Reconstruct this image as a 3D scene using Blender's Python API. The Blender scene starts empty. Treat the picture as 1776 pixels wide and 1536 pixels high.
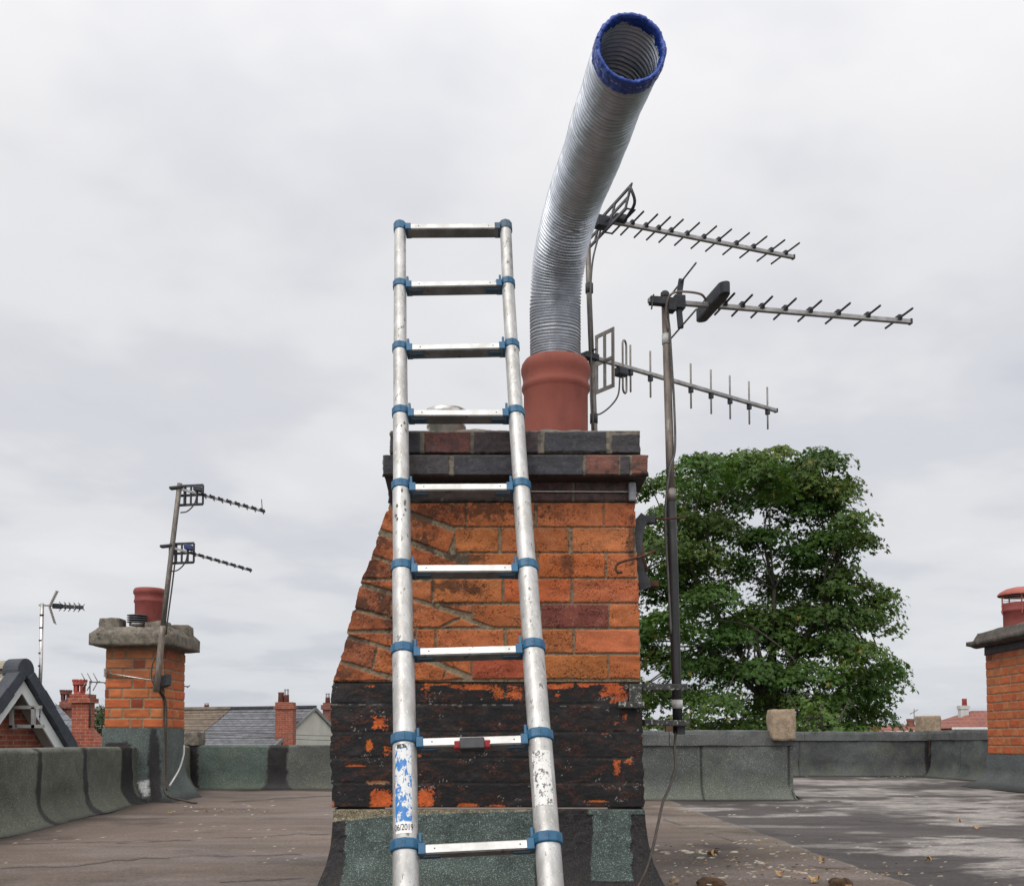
import bpy, math, random
import numpy as np
from mathutils import Vector, Matrix
R = math.radians
sc = bpy.context.scene
# ---------------------------------------------------------------- camera
FPX, CX, CY = 1780.0, 888.0, 1184.0          # focal length and optical centre in photo pixels
EYE = 0.5
PITCH = math.atan((1285 - CY) / FPX)
cam_d = bpy.data.cameras.new("camera"); cam = bpy.data.objects.new("camera", cam_d)
sc.collection.objects.link(cam); sc.camera = cam
cam.location = (0, 0, EYE); cam.rotation_euler = (math.pi / 2 + PITCH, 0, 0)
cam_d.sensor_fit = 'HORIZONTAL'; cam_d.sensor_width = 36; cam_d.lens = FPX / 1776 * 36
cam_d.shift_y = (CY - 768) / 1776
cam_d.clip_start = 0.05; cam_d.clip_end = 3000
# ---------------------------------------------------------------- sky, sun, exposure
SUN_EL, SUN_AZ = R(48), R(215)               # azimuth of the sun from +Y, clockwise (behind, left)
w = bpy.data.worlds.new("World"); sc.world = w; w.use_nodes = True
nt = w.node_tree; nt.nodes.clear()
def N(nt, t, **k):
    n = nt.nodes.new(t)
    for a, b in k.items():
        if a.startswith('i_'): n.inputs[a[2:].replace('_', ' ')].default_value = b
        else: setattr(n, a, b)
    return n
def L(nt, a, b): nt.links.new(a, b)
sky = N(nt, 'ShaderNodeTexSky', sky_type='NISHITA'); sky.sun_disc = False
sky.sun_elevation = SUN_EL; sky.sun_rotation = SUN_AZ; sky.air_density = 1.0; sky.dust_density = 2.0
tc = N(nt, 'ShaderNodeTexCoord')
sep = N(nt, 'ShaderNodeSeparateXYZ'); L(nt, tc.outputs['Generated'], sep.inputs[0])
def M(nt, op, a, b=None, c=None, clamp=False):
    n = nt.nodes.new('ShaderNodeMath'); n.operation = op; n.use_clamp = clamp
    for i, v in enumerate((a, b, c)):
        if v is None: continue
        if isinstance(v, (int, float)): n.inputs[i].default_value = v
        else: nt.links.new(v, n.inputs[i])
    return n.outputs[0]
def ramp(nt, fac, stops, interp='EASE'):
    n = nt.nodes.new('ShaderNodeValToRGB'); n.color_ramp.interpolation = interp
    e = n.color_ramp.elements
    while len(e) < len(stops): e.new(0.5)
    for el, (p, c) in zip(e, stops):
        el.position = p; el.color = (c, c, c, 1) if isinstance(c, (int, float)) else (*c, 1)
    nt.links.new(fac, n.inputs[0]); return n.outputs[0]
def mix(nt, fac, a, b, mode='MIX'):
    n = nt.nodes.new('ShaderNodeMix'); n.data_type = 'RGBA'; n.blend_type = mode
    for s, v in ((0, fac), (6, a), (7, b)):
        if isinstance(v, (int, float)): n.inputs[s].default_value = v
        elif isinstance(v, tuple): n.inputs[s].default_value = (*v, 1)
        else: nt.links.new(v, n.inputs[s])
    return n.outputs[2]
# cloud layer: direction projected on a flat layer overhead, so clouds flatten towards the horizon
den = M(nt, 'ADD', M(nt, 'MAXIMUM', sep.outputs['Z'], 0.0), 0.16)
cmb = N(nt, 'ShaderNodeCombineXYZ')
L(nt, M(nt, 'DIVIDE', sep.outputs['X'], den), cmb.inputs[0]); L(nt, M(nt, 'DIVIDE', sep.outputs['Y'], den), cmb.inputs[1])
cn = N(nt, 'ShaderNodeTexNoise', i_Scale=0.85, i_Detail=5.0, i_Roughness=0.5, i_Distortion=0.25); L(nt, cmb.outputs[0], cn.inputs['Vector'])
cn2 = N(nt, 'ShaderNodeTexNoise', i_Scale=2.3, i_Detail=4.0, i_Roughness=0.5); L(nt, cmb.outputs[0], cn2.inputs['Vector'])
cl = M(nt, 'ADD', M(nt, 'MULTIPLY', cn.outputs[0], 0.68), M(nt, 'MULTIPLY', cn2.outputs[0], 0.32))
shade = ramp(nt, cl, [(0.34, (5.6, 5.8, 6.35)), (0.44, (6.75, 6.83, 7.15)), (0.53, (7.75, 7.75, 7.85)), (0.63, (8.35, 8.3, 8.35))])
elev = ramp(nt, sep.outputs['Z'], [(0.0, (0.80, 0.83, 0.875)), (0.16, (0.93, 0.94, 0.955)), (0.45, (1.01, 1.01, 1.02)), (0.95, (1.75, 1.72, 1.68))], 'LINEAR')
back = ramp(nt, M(nt, 'MULTIPLY_ADD', sep.outputs['Y'], -0.5, 0.5), [(0.40, 1.0), (0.85, 1.75)], 'EASE')
ccol = mix(nt, 1.0, mix(nt, 1.0, shade, elev, 'MULTIPLY'), back, 'MULTIPLY')
blue = ramp(nt, cl, [(0.25, 0.30), (0.40, 0.05)])
col = mix(nt, blue, ccol, sky.outputs[0])
bg = N(nt, 'ShaderNodeBackground', i_Strength=0.106); L(nt, col, bg.inputs[0])
wo = N(nt, 'ShaderNodeOutputWorld'); L(nt, bg.outputs[0], wo.inputs[0])
sd = bpy.data.lights.new("sun", 'SUN'); sd.energy = 1.3; sd.angle = R(35); sd.color = (1, 0.96, 0.9)
sun = bpy.data.objects.new("sun", sd); sc.collection.objects.link(sun)
sdir = Vector((math.sin(SUN_AZ) * math.cos(SUN_EL), math.cos(SUN_AZ) * math.cos(SUN_EL), math.sin(SUN_EL)))
sun.rotation_euler = sdir.to_track_quat('Z', 'Y').to_euler()
vs = sc.view_settings; vs.view_transform = 'Standard'; vs.look = 'None'; vs.exposure = 0.0; vs.gamma = 1.0
# ---------------------------------------------------------------- helpers
rnd = random.Random(7); rng = np.random.default_rng(7)
cp, sp = math.cos(PITCH), math.sin(PITCH)
def at(px, py, Y):
    u = (px - CX) / FPX; v = (CY - py) / FPX
    t = Y / (cp - v * sp)
    return Vector((u * t, Y, EYE + t * (sp + v * cp)))
def proj(X, Y, Z):
    dz = Z - EYE; d = Y * cp + dz * sp; up = -Y * sp + dz * cp
    return CX + FPX * X / d, CY - FPX * up / d
def hsh(ix, iy, s):
    n = (ix.astype(np.int64) * 374761393 + iy.astype(np.int64) * 668265263 + s * 144269) & 0x7fffffff
    n = ((n ^ (n >> 13)) * 1274126177) & 0x7fffffff
    return ((n ^ (n >> 16)) & 0xffff) / 65535.0
def vn(x, y, s=0):
    ix = np.floor(x); iy = np.floor(y); fx = x - ix; fy = y - iy
    fx = fx * fx * (3 - 2 * fx); fy = fy * fy * (3 - 2 * fy)
    a = hsh(ix, iy, s); b = hsh(ix + 1, iy, s); c = hsh(ix, iy + 1, s); d = hsh(ix + 1, iy + 1, s)
    return (a * (1 - fx) + b * fx) * (1 - fy) + (c * (1 - fx) + d * fx) * fy
def fbm(x, y, o=4, s=0):
    r = 0; a = .5; t = 0
    for k in range(o):
        r = r + a * vn(x * 2 ** k, y * 2 ** k, s + k * 17); t += a; a *= .55
    return r / t
def sm(a, b, x): t = np.clip((x - a) / (b - a), 0, 1); return t * t * (3 - 2 * t)
ORG = {}
def thing(name, label, cat, loc, group=None, kind=None):
    o = bpy.data.objects.new(name, None); sc.collection.objects.link(o); o.location = loc; o.empty_display_size = .1
    o['label'] = label; o['category'] = cat
    if group: o['group'] = group
    if kind: o['kind'] = kind
    ORG[o] = Vector(loc); return o
def link(name, me, mats, parent, smooth=False, loc=None):
    o = bpy.data.objects.new(name, me); sc.collection.objects.link(o)
    org = ORG[parent] if parent is not None else Vector(loc or (0, 0, 0))
    me.transform(Matrix.Translation(-org))
    if parent is not None: o.parent = parent
    else: o.location = org
    ORG[o] = org
    for m in (mats if isinstance(mats, (list, tuple)) else [mats]): me.materials.append(m)
    if smooth: me.shade_smooth()
    return o
def tag(o, label=None, cat=None, group=None, kind=None):
    for k, v in (('label', label), ('category', cat), ('group', group), ('kind', kind)):
        if v: o[k] = v
    return o
class MB:
    def __init__(s): s.v = []; s.f = []; s.m = []; s.s = []; s.mi = 0
    def add(s, vs_, fs, smooth=False):
        b = len(s.v); s.v += [tuple(v) for v in vs_]
        for f in fs: s.f.append(tuple(b + i for i in f)); s.m.append(s.mi); s.s.append(smooth)
        return s
    def ob(s, c, ax, ay, az):
        c, ax, ay, az = map(Vector, (c, ax, ay, az))
        p = [c + ax * i + ay * j + az * k for i in (-1, 1) for j in (-1, 1) for k in (-1, 1)]
        if ax.cross(ay).dot(az) < 0: return s.add(p, [(2, 3, 1, 0), (5, 7, 6, 4), (1, 5, 4, 0), (6, 7, 3, 2), (4, 6, 2, 0), (3, 7, 5, 1)])
        return s.add(p, [(0, 1, 3, 2), (4, 6, 7, 5), (0, 4, 5, 1), (2, 3, 7, 6), (0, 2, 6, 4), (1, 5, 7, 3)])
    def box(s, a, b):
        a, b = Vector(a), Vector(b); c = (a + b) / 2; h = (b - a) / 2
        return s.ob(c, (h.x, 0, 0), (0, h.y, 0), (0, 0, h.z))
    def bar(s, p, q, w_, h_, up=(0, 0, 1)):
        p, q = Vector(p), Vector(q); d = (q - p); a = d.normalized(); x = a.cross(Vector(up))
        if x.length < 1e-4: x = a.cross(Vector((1, 0, 0)))
        x.normalize(); y = x.cross(a)
        return s.ob((p + q) / 2, d / 2, x * w_ / 2, y * h_ / 2)
    def tube(s, pts, r, seg=12, cap=True, smooth=True):
        pts = [Vector(p) for p in pts]; n = len(pts); rr = r if isinstance(r, (list, tuple)) else [r] * n
        t = [(pts[min(i + 1, n - 1)] - pts[max(i - 1, 0)]).normalized() for i in range(n)]
        x = t[0].orthogonal().normalized(); vs_ = []
        for i in range(n):
            x = (x - t[i] * x.dot(t[i])).normalized(); y = t[i].cross(x)
            for k in range(seg):
                a = 2 * math.pi * k / seg
                vs_.append(pts[i] + (x * math.cos(a) + y * math.sin(a)) * rr[i])
        fs = [(i * seg + k, i * seg + (k + 1) % seg, (i + 1) * seg + (k + 1) % seg, (i + 1) * seg + k) for i in range(n - 1) for k in range(seg)]
        b = len(s.v); s.add(vs_, fs, smooth)
        if cap:
            s.f += [tuple(b + k for k in reversed(range(seg))), tuple(b + (n - 1) * seg + k for k in range(seg))]
            s.m += [s.mi] * 2; s.s += [False] * 2
        return s
    def lathe(s, c, prof, seg=32, smooth=True, cap=True):
        c = Vector(c); n = len(prof)
        vs_ = [c + Vector((r * math.cos(2 * math.pi * k / seg), r * math.sin(2 * math.pi * k / seg), z)) for r, z in prof for k in range(seg)]
        fs = [(i * seg + k, i * seg + (k + 1) % seg, (i + 1) * seg + (k + 1) % seg, (i + 1) * seg + k) for i in range(n - 1) for k in range(seg)]
        b = len(s.v); s.add(vs_, fs, smooth)
        if cap:
            s.f += [tuple(b + k for k in reversed(range(seg))), tuple(b + (n - 1) * seg + k for k in range(seg))]
            s.m += [s.mi] * 2; s.s += [False] * 2
        return s
    def prism(s, poly, off):
        p = [Vector(q) for q in poly]; off = Vector(off); n = len(p)
        vs_ = p + [q + off for q in p]
        return s.add(vs_, [tuple(reversed(range(n))), tuple(range(n, 2 * n))] + [(i, (i + 1) % n, n + (i + 1) % n, n + i) for i in range(n)])
    def build(s, name, mats, parent=None, loc=None, bevel=0, bseg=2):
        me = bpy.data.meshes.new(name); me.from_pydata(s.v, [], s.f)
        me.polygons.foreach_set('material_index', s.m); me.polygons.foreach_set('use_smooth', s.s)
        o = link(name, me, mats, parent, loc=loc)
        if bevel:
            b = o.modifiers.new('bevel', 'BEVEL'); b.width = bevel; b.segments = bseg; b.limit_method = 'ANGLE'
        return o
def grid_mesh(name, V, nr, nc, col=None, rgh=None, bump=None, extra=None):
    """V (nr*nc,3) numpy"""
    i = np.arange(nr - 1)[:, None] * nc + np.arange(nc - 1)[None, :]
    F = np.stack([i, i + 1, i + nc + 1, i + nc], -1).reshape(-1, 4)
    nf0 = len(F); nv0 = len(V); mi = np.zeros(nf0, np.int32)
    if extra:
        ev, ef = extra
        V = np.vstack([V, np.array(ev, float)]); ef = np.array(ef) + nv0
        F = np.vstack([F, ef]); mi = np.concatenate([mi, np.ones(len(ef), np.int32)])
    me = bpy.data.meshes.new(name)
    me.vertices.add(len(V)); me.vertices.foreach_set('co', V.astype(np.float32).ravel())
    me.loops.add(F.size); me.loops.foreach_set('vertex_index', F.astype(np.int32).ravel())
    me.polygons.add(len(F)); me.polygons.foreach_set('loop_start', np.arange(0, F.size, 4, dtype=np.int32))
    me.polygons.foreach_set('material_index', mi)
    me.update(calc_edges=True)
    if col is not None:
        ca = me.color_attributes.new('Col', 'FLOAT_COLOR', 'POINT')
        a = np.ones((len(V), 4), np.float32); a[:nv0, :3] = col; a[:nv0, 3] = 1 if rgh is None else rgh
        ca.data.foreach_set('color', a.ravel())
    sm_ = np.zeros(len(F), bool); sm_[:nf0] = True; me.polygons.foreach_set('use_smooth', sm_)
    return me
# ---------------------------------------------------------------- materials
def newmat(name):
    m = bpy.data.materials.new(name); m.use_nodes = True; t = m.node_tree; t.nodes.clear()
    p = t.nodes.new('ShaderNodeBsdfPrincipled'); o = t.nodes.new('ShaderNodeOutputMaterial'); L(t, p.outputs[0], o.inputs[0])
    return m, t, p
def noise(t, scale, det=4, rough=.55, vec=None, stretch=None, out=0, src='Object'):
    c = t.nodes.new('ShaderNodeTexCoord'); v = c.outputs[src]
    if stretch:
        mp = t.nodes.new('ShaderNodeMapping'); mp.inputs['Scale'].default_value = stretch; L(t, v, mp.inputs[0]); v = mp.outputs[0]
    n = N(t, 'ShaderNodeTexNoise', i_Scale=float(scale), i_Detail=float(det), i_Roughness=float(rough)); L(t, v, n.inputs['Vector'])
    return n.outputs[out]
def setbump(t, p, h, strength=.3, dist=.002):
    b = N(t, 'ShaderNodeBump', i_Strength=strength, i_Distance=dist); L(t, h, b.inputs['Height']); L(t, b.outputs[0], p.inputs['Normal'])
def pm(name, c1, c2, scale=20, rough=.7, metal=0., bs=60, bst=.3, bd=.002, spot=None, stretch=None, lo=.35, hi=.65, rvar=.12, spec=.4):
    """two tone mottled surface; spot = (colour, scale, threshold)"""
    m, t, p = newmat(name)
    c = mix(t, ramp(t, noise(t, scale, 6, .62, stretch=stretch), [(lo, 0.), (hi, 1.)]), c1, c2)
    if spot:
        for (sc_, ss, th) in (spot if isinstance(spot, list) else [spot]):
            c = mix(t, ramp(t, noise(t, ss, 5, .65, stretch=stretch), [(th, 0.), (th + .05, 1.)]), c, sc_)
    L(t, c, p.inputs['Base Color']); p.inputs['Metallic'].default_value = metal
    L(t, M(t, 'MULTIPLY_ADD', noise(t, scale * 2.3, 4), rvar * 2, rough - rvar), p.inputs['Roughness'])
    p.inputs['Specular IOR Level'].default_value = spec
    if bst: setbump(t, p, noise(t, bs, 5), bst, bd)
    return m
def attrmat(name, fine=260, amp=.35, bst=.35, bd=.0015, spk=None):
    m, t, p = newmat(name)
    a = N(t, 'ShaderNodeAttribute', attribute_name='Col')
    n = noise(t, fine, 5, .7)
    c = mix(t, 1., a.outputs['Color'], ramp(t, n, [(.25, 1 - amp), (.75, 1 + amp)], 'LINEAR'), 'MULTIPLY')
    c.node.clamp_result = False
    if spk:
        sp_ = ramp(t, noise(t, spk[1], 2, .5), [(spk[2], 0.), (spk[2] + .06, 1.)])
        c = mix(t, sp_, c, mix(t, 1., c, spk[0], 'MULTIPLY'))
    L(t, c, p.inputs['Base Color']); L(t, a.outputs['Alpha'], p.inputs['Roughness'])
    p.inputs['Specular IOR Level'].default_value = .3
    setbump(t, p, n, bst, bd)
    return m
def brickmat(name, c1, c2, mortar, bw=.235, bh=.083, axis='X', off=(0, 0, 0), soot=None, msz=.008, bumpd=.004):
    m, t, p = newmat(name)
    c = t.nodes.new('ShaderNodeTexCoord'); s = t.nodes.new('ShaderNodeSeparateXYZ'); L(t, c.outputs['Object'], s.inputs[0])
    cb = t.nodes.new('ShaderNodeCombineXYZ')
    if axis == 'XY': L(t, M(t, 'ADD', s.outputs[0], s.outputs[1]), cb.inputs[0])
    else: L(t, s.outputs[axis], cb.inputs[0])
    L(t, s.outputs['Z'], cb.inputs[1])
    b = N(t, 'ShaderNodeTexBrick', i_Scale=1.0); L(t, cb.outputs[0], b.inputs['Vector'])
    b.inputs['Brick Width'].default_value = bw; b.inputs['Row Height'].default_value = bh
    b.inputs['Mortar Size'].default_value = msz; b.inputs['Mortar Smooth'].default_value = .3
    b.inputs['Color1'].default_value = (*c1, 1); b.inputs['Color2'].default_value = (*c2, 1); b.inputs['Mortar'].default_value = (*mortar, 1)
    col = mix(t, 1., b.outputs['Color'], ramp(t, noise(t, 9, 6, .65), [(.3, .6), (.7, 1.25)], 'LINEAR'), 'MULTIPLY')
    if soot: col = mix(t, ramp(t, noise(t, 3, 5, .6), [(soot, 0.), (soot + .15, .8)]), col, (.05, .035, .03))
    L(t, col, p.inputs['Base Color']); p.inputs['Roughness'].default_value = .88
    setbump(t, p, M(t, 'ADD', M(t, 'MULTIPLY', b.outputs['Fac'], -1.0), M(t, 'MULTIPLY', noise(t, 60, 5), .5)), .8, bumpd)
    return m
def tilemat(name, c1, c2, ax_u, row=.3, wid=.3, spot=None):
    """roof tiles from brick texture in object axes; ax_u = (ux,uy) horizontal direction; rows by height"""
    m, t, p = newmat(name)
    c = t.nodes.new('ShaderNodeTexCoord'); s = t.nodes.new('ShaderNodeSeparateXYZ'); L(t, c.outputs['Object'], s.inputs[0])
    cb = t.nodes.new('ShaderNodeCombineXYZ')
    L(t, M(t, 'ADD', M(t, 'MULTIPLY', s.outputs[0], ax_u[0]), M(t, 'MULTIPLY', s.outputs[1], ax_u[1])), cb.inputs[0])
    L(t, s.outputs['Z'], cb.inputs[1])
    b = N(t, 'ShaderNodeTexBrick', i_Scale=1.0); L(t, cb.outputs[0], b.inputs['Vector'])
    b.inputs['Brick Width'].default_value = wid; b.inputs['Row Height'].default_value = row
    b.inputs['Mortar Size'].default_value = .012; b.inputs['Mortar Smooth'].default_value = .6
    b.inputs['Color1'].default_value = (*c1, 1); b.inputs['Color2'].default_value = (*c2, 1); b.inputs['Mortar'].default_value = tuple(x * .35 for x in c1) + (1,)
    col = mix(t, 1., b.outputs['Color'], ramp(t, noise(t, 3, 6, .65), [(.3, .7), (.7, 1.3)], 'LINEAR'), 'MULTIPLY')
    if spot: col = mix(t, ramp(t, noise(t, spot[1], 4, .6), [(spot[2], 0.), (spot[2] + .04, 1.)]), col, spot[0])
    L(t, col, p.inputs['Base Color']); p.inputs['Roughness'].default_value = .8
    fr = M(t, 'FRACT', M(t, 'DIVIDE', s.outputs[2], row))
    setbump(t, p, M(t, 'SUBTRACT', M(t, 'MULTIPLY', fr, -1.), b.outputs['Fac']), .9, .03)
    return m
m_face = attrmat('brick_face', 240, .38, .5, .0016)
m_felt = attrmat('mineral_felt', 150, .8, .6, .003, spk=((1.9, 1.9, 1.75), 120, .585))
m_deckfelt = attrmat('roof_felt', 70, .50, .8, .005, spk=((1.7, 1.6, 1.5), 130, .61))
m_sidebrick = brickmat('side_brick', (.42, .12, .045), (.34, .09, .035), (.28, .24, .17), axis='XY')
m_alu = pm('ladder_aluminium', (.52, .515, .50), (.37, .36, .34), 9, .48, .5, 90, .12, .0006, spot=[((.17, .16, .15), 22, .61), ((.62, .61, .59), 50, .60), ((.10, .09, .085), 75, .655)], stretch=(3, 3, .8), rvar=.1)
m_alud = pm('rung_aluminium', (.62, .62, .60), (.46, .45, .43), 16, .45, .45, 90, .12, .0006, spot=[((.12, .11, .10), 45, .66), ((.10, .09, .08), 110, .69)], rvar=.1)
m_rungshade = pm('shaded_rung_underside', (.20, .195, .19), (.13, .125, .12), 14, .6, .3, 90, .2, .0006, spot=((.06, .055, .05), 30, .62))  # shade under the rungs put into a darker colour, plus scuff spots
m_blue = pm('blue_plastic', (.010, .075, .16), (.022, .105, .19), 25, .45, 0, 80, .15, .001, spot=((.10, .15, .18), 40, .66))
m_bluetop = pm('blue_grey_plastic', (.03, .065, .10), (.045, .085, .12), 25, .5, 0, 80, .15, .001)
m_black = pm('black_plastic', (.018, .018, .02), (.03, .03, .034), 30, .5, 0, 80, .15, .001)
m_red = pm('red_plastic', (.35, .02, .03), (.28, .02, .025), 30, .4, 0, 80, .1, .001)
m_duct = pm('corrugated_aluminium', (.47, .49, .53), (.40, .42, .45), 30, .42, .9, 140, .06, .0004, rvar=.06)
m_tape = pm('blue_tape', (.012, .045, .25), (.02, .06, .32), 30, .36, 0, 75, 1., .005, rvar=.1, spec=.5)
m_terra = pm('terracotta', (.275, .076, .053), (.20, .056, .042), 6, .78, 0, 120, .4, .0012, spot=[((.20, .058, .042), 14, .62), ((.13, .045, .035), 70, .68), ((.42, .20, .15), 90, .70)], stretch=(1, 1, .6))
m_terra2 = pm('red_clay_pot', (.23, .055, .045), (.18, .04, .035), 8, .75, 0, 60, .3, .002, spot=((.10, .035, .03), 20, .64))
m_steel = pm('stainless_steel', (.62, .60, .57), (.48, .46, .43), 20, .3, .9, 50, .1, .001)
m_mortar = pm('mortar_flaunching', (.20, .18, .15), (.12, .11, .10), 12, .95, 0, 70, .9, .006, spot=((.32, .30, .27), 16, .60))
m_conc = pm('old_concrete', (.19, .165, .13), (.095, .082, .066), 14, .95, 0, 55, 1., .008, spot=[((.30, .27, .22), 50, .62), ((.045, .04, .036), 35, .60)])
m_conc2 = pm('pebbly_concrete', (.33, .25, .17), (.22, .165, .115), 25, .95, 0, 90, 1., .008, spot=[((.42, .36, .28), 120, .60), ((.10, .08, .06), 60, .62)])
m_galv = pm('weathered_steel', (.22, .20, .18), (.14, .12, .105), 30, .55, .55, 90, .4, .001, spot=((.10, .06, .04), 22, .60), stretch=(2, 2, .5))
m_galvb = pm('mast_steel', (.24, .20, .165), (.15, .125, .11), 25, .6, .4, 90, .4, .001, spot=((.30, .28, .25), 18, .62), stretch=(3, 3, .6))
m_boom = pm('aerial_aluminium', (.34, .33, .32), (.24, .23, .22), 30, .45, .7, 90, .2, .0006)
m_elem = pm('aerial_rod', (.10, .095, .09), (.06, .056, .055), 30, .5, .5, 90, .2, .0006)
m_rod = pm('bright_aerial_rod', (.25, .225, .20), (.17, .155, .14), 40, .45, .6, 90, .2, .0006)
m_aplast = pm('aerial_black_plastic', (.016, .018, .024), (.026, .028, .035), 20, .5, 0, 60, .2, .001)
m_cable = pm('cable_sheath', (.10, .095, .09), (.06, .055, .05), 30, .55, 0, 60, .2, .001)
m_cabled = pm('dark_cable', (.035, .028, .024), (.06, .045, .035), 30, .6, 0, 60, .2, .001)
m_blackpaint = pm('black_mast_paint', (.014, .014, .015), (.024, .023, .023), 22, .5, 0, 90, .5, .0012, spot=((.22, .20, .17), 30, .67), stretch=(3, 3, .35))
m_rust = pm('rusty_iron', (.10, .035, .018), (.05, .022, .015), 60, .85, 0.1, 120, .7, .002)
m_iron = pm('grey_painted_iron', (.055, .058, .062), (.035, .036, .04), 40, .8, 0, 100, .6, .002, spot=((.12, .06, .035), 30, .66))
m_lichen = pm('lichened_bracket', (.035, .035, .034), (.06, .06, .055), 40, .9, 0, 120, .9, .003, spot=((.30, .30, .27), 80, .56))
m_white = pm('white_tape', (.55, .55, .53), (.42, .42, .40), 40, .6, 0, 90, .3, .001)
m_slatev = pm('black_verge_tile', (.03, .035, .045), (.045, .05, .06), 6, .6, 0, 30, .4, .003)
m_barge = pm('white_upvc', (.66, .66, .65), (.58, .58, .57), 4, .4, 0, 30, .1, .002)
m_soffit = pm('grey_soffit', (.30, .28, .265), (.25, .235, .22), 4, .6, 0, 30, .1, .002)
m_redbrick = brickmat('far_red_brick', (.33, .075, .035), (.25, .05, .03), (.30, .20, .15), axis='XY')
m_darkbrick = brickmat('far_sooty_brick', (.22, .07, .045), (.16, .05, .035), (.20, .15, .12), axis='XY')
m_gablebrick = brickmat('gable_brick', (.30, .075, .035), (.24, .06, .03), (.26, .17, .12), axis='XY')
m_render = pm('pale_render', (.50, .48, .42), (.44, .425, .375), 2, .9, 0, 20, .2, .004)
m_leaf = None
# ---------------------------------------------------------------- brick painting helpers
ORANGE = np.array((.40, .125, .044)); MORT = np.array((.235, .185, .12))
def poly_sd(px, py, poly):
    """signed inside distance (positive inside) for a convex polygon"""
    P = np.array(poly, float); A = 0
    for i in range(len(P)):
        j = (i + 1) % len(P); A += P[i, 0] * P[j, 1] - P[j, 0] * P[i, 1]
    if A < 0: P = P[::-1]
    d = np.full(px.shape, 1e9)
    for i in range(len(P)):
        j = (i + 1) % len(P); e = P[j] - P[i]; l = np.hypot(*e)
        if l < 1e-6: continue
        d = np.minimum(d, (-(px - P[i, 0]) * e[1] + (py - P[i, 1]) * e[0]) / l)
    return d
def paint_bricks(px, py, bricks, unit, soft, mort=MORT, base=ORANGE, mdepth=.008, seed=3, grow=0.):
    """px,py photo-pixel coordinates of every grid vertex; bricks = [(poly, colour or None)]; unit = metres per pixel"""
    n = px.shape
    wob = 1.3 * (fbm(px / 9, py / 9, 3, seed) - .5) * 2
    h = np.full(n, 0.0); col = np.tile(mort, n + (1,)) * (0.55 + .75 * fbm(px / 5, py / 5, 3, seed + 5))[..., None]
    best = np.full(n, -1e9)
    for k, (poly, c) in enumerate(bricks):
        P = np.array(poly, float)
        x0, y0 = P.min(0) - 3; x1, y1 = P.max(0) + 3
        msk = (px > x0) & (px < x1) & (py > y0) & (py < y1)
        if not msk.any(): continue
        X, Y = px[msk], py[msk]
        d = poly_sd(X, Y, poly) + wob[msk] + grow
        inn = sm(-.6, soft, d)
        rr = random.Random(k * 31 + seed)
        cc = (np.array(c) if c is not None else base * rr.uniform(.86, 1.1) * np.array([1, rr.uniform(.90, 1.08), rr.uniform(.85, 1.15)]))
        t1 = fbm(X / 26 + k * 7, Y / 13, 4, seed + k)
        # creases of hand-made bricks
        ph = fbm(X / 34 + k * 3, Y / 17 + k, 3, seed + 2 * k)
        cr = 1 - sm(.0, .035, np.abs(((ph * 7) % 1) - .5)) * (1.0)
        cr = cr * sm(.45, .65, fbm(X / 30, Y / 30 + k, 2, 77 + k))
        ctex = cc[None, :] * (.55 + .85 * t1)[:, None] * (1 - .5 * cr)[:, None]
        hh = mdepth * (.85 + .15 * rr.random()) * inn + (t1 - .5) * .004 * inn - cr * .0022 * inn
        a = inn[:, None]
        upd = d > best[msk]
        hm = h[msk]; cm = col[msk]; bm = best[msk]
        hm[upd] = np.maximum(hm[upd], hh[upd]); cm[upd] = (cm * (1 - a) + ctex * a)[upd]; bm[upd] = d[upd]
        h[msk] = hm; col[msk] = cm; best[msk] = bm
    return h, col, best
def blob(px, py, cx, cy, rx, ry, s=0, rag=.7):
    d = np.hypot((px - cx) / rx, (py - cy) / ry) + (fbm(px / 8 + s, py / 8, 4, 91 + s) - .5) * 2 * rag
    return 1 - sm(.45, 1.12, d)
def panel_xz(name, z0, z1, xl, xr, Y, res, fn, mats, parent, back=.02, extra=None):
    """wall sheet facing -Y. xl,xr functions of z"""
    nr = int((z1 - z0) / res) + 1
    z = np.linspace(z0, z1, nr); xa = xl(z); xb = xr(z); nc = int(max(xb - xa) / res) + 1
    u = np.linspace(0, 1, nc)
    X = xa[:, None] + (xb - xa)[:, None] * u[None, :]; Z = np.repeat(z[:, None], nc, 1)
    px, py = proj(X, Y, Z)
    h, col, rgh = fn(px, py, X, Z)
    YY = Y - h
    YY[0, :] = Y + back; YY[-1, :] = Y + back; YY[:, 0] = Y + back; YY[:, -1] = Y + back
    V = np.stack([X, YY, Z], -1).reshape(-1, 3)
    me = grid_mesh(name, V, nr, nc, col.reshape(-1, 3), np.broadcast_to(rgh, h.shape).reshape(-1), extra=extra)
    return link(name, me, mats, parent)
exec_parts = []
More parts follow.
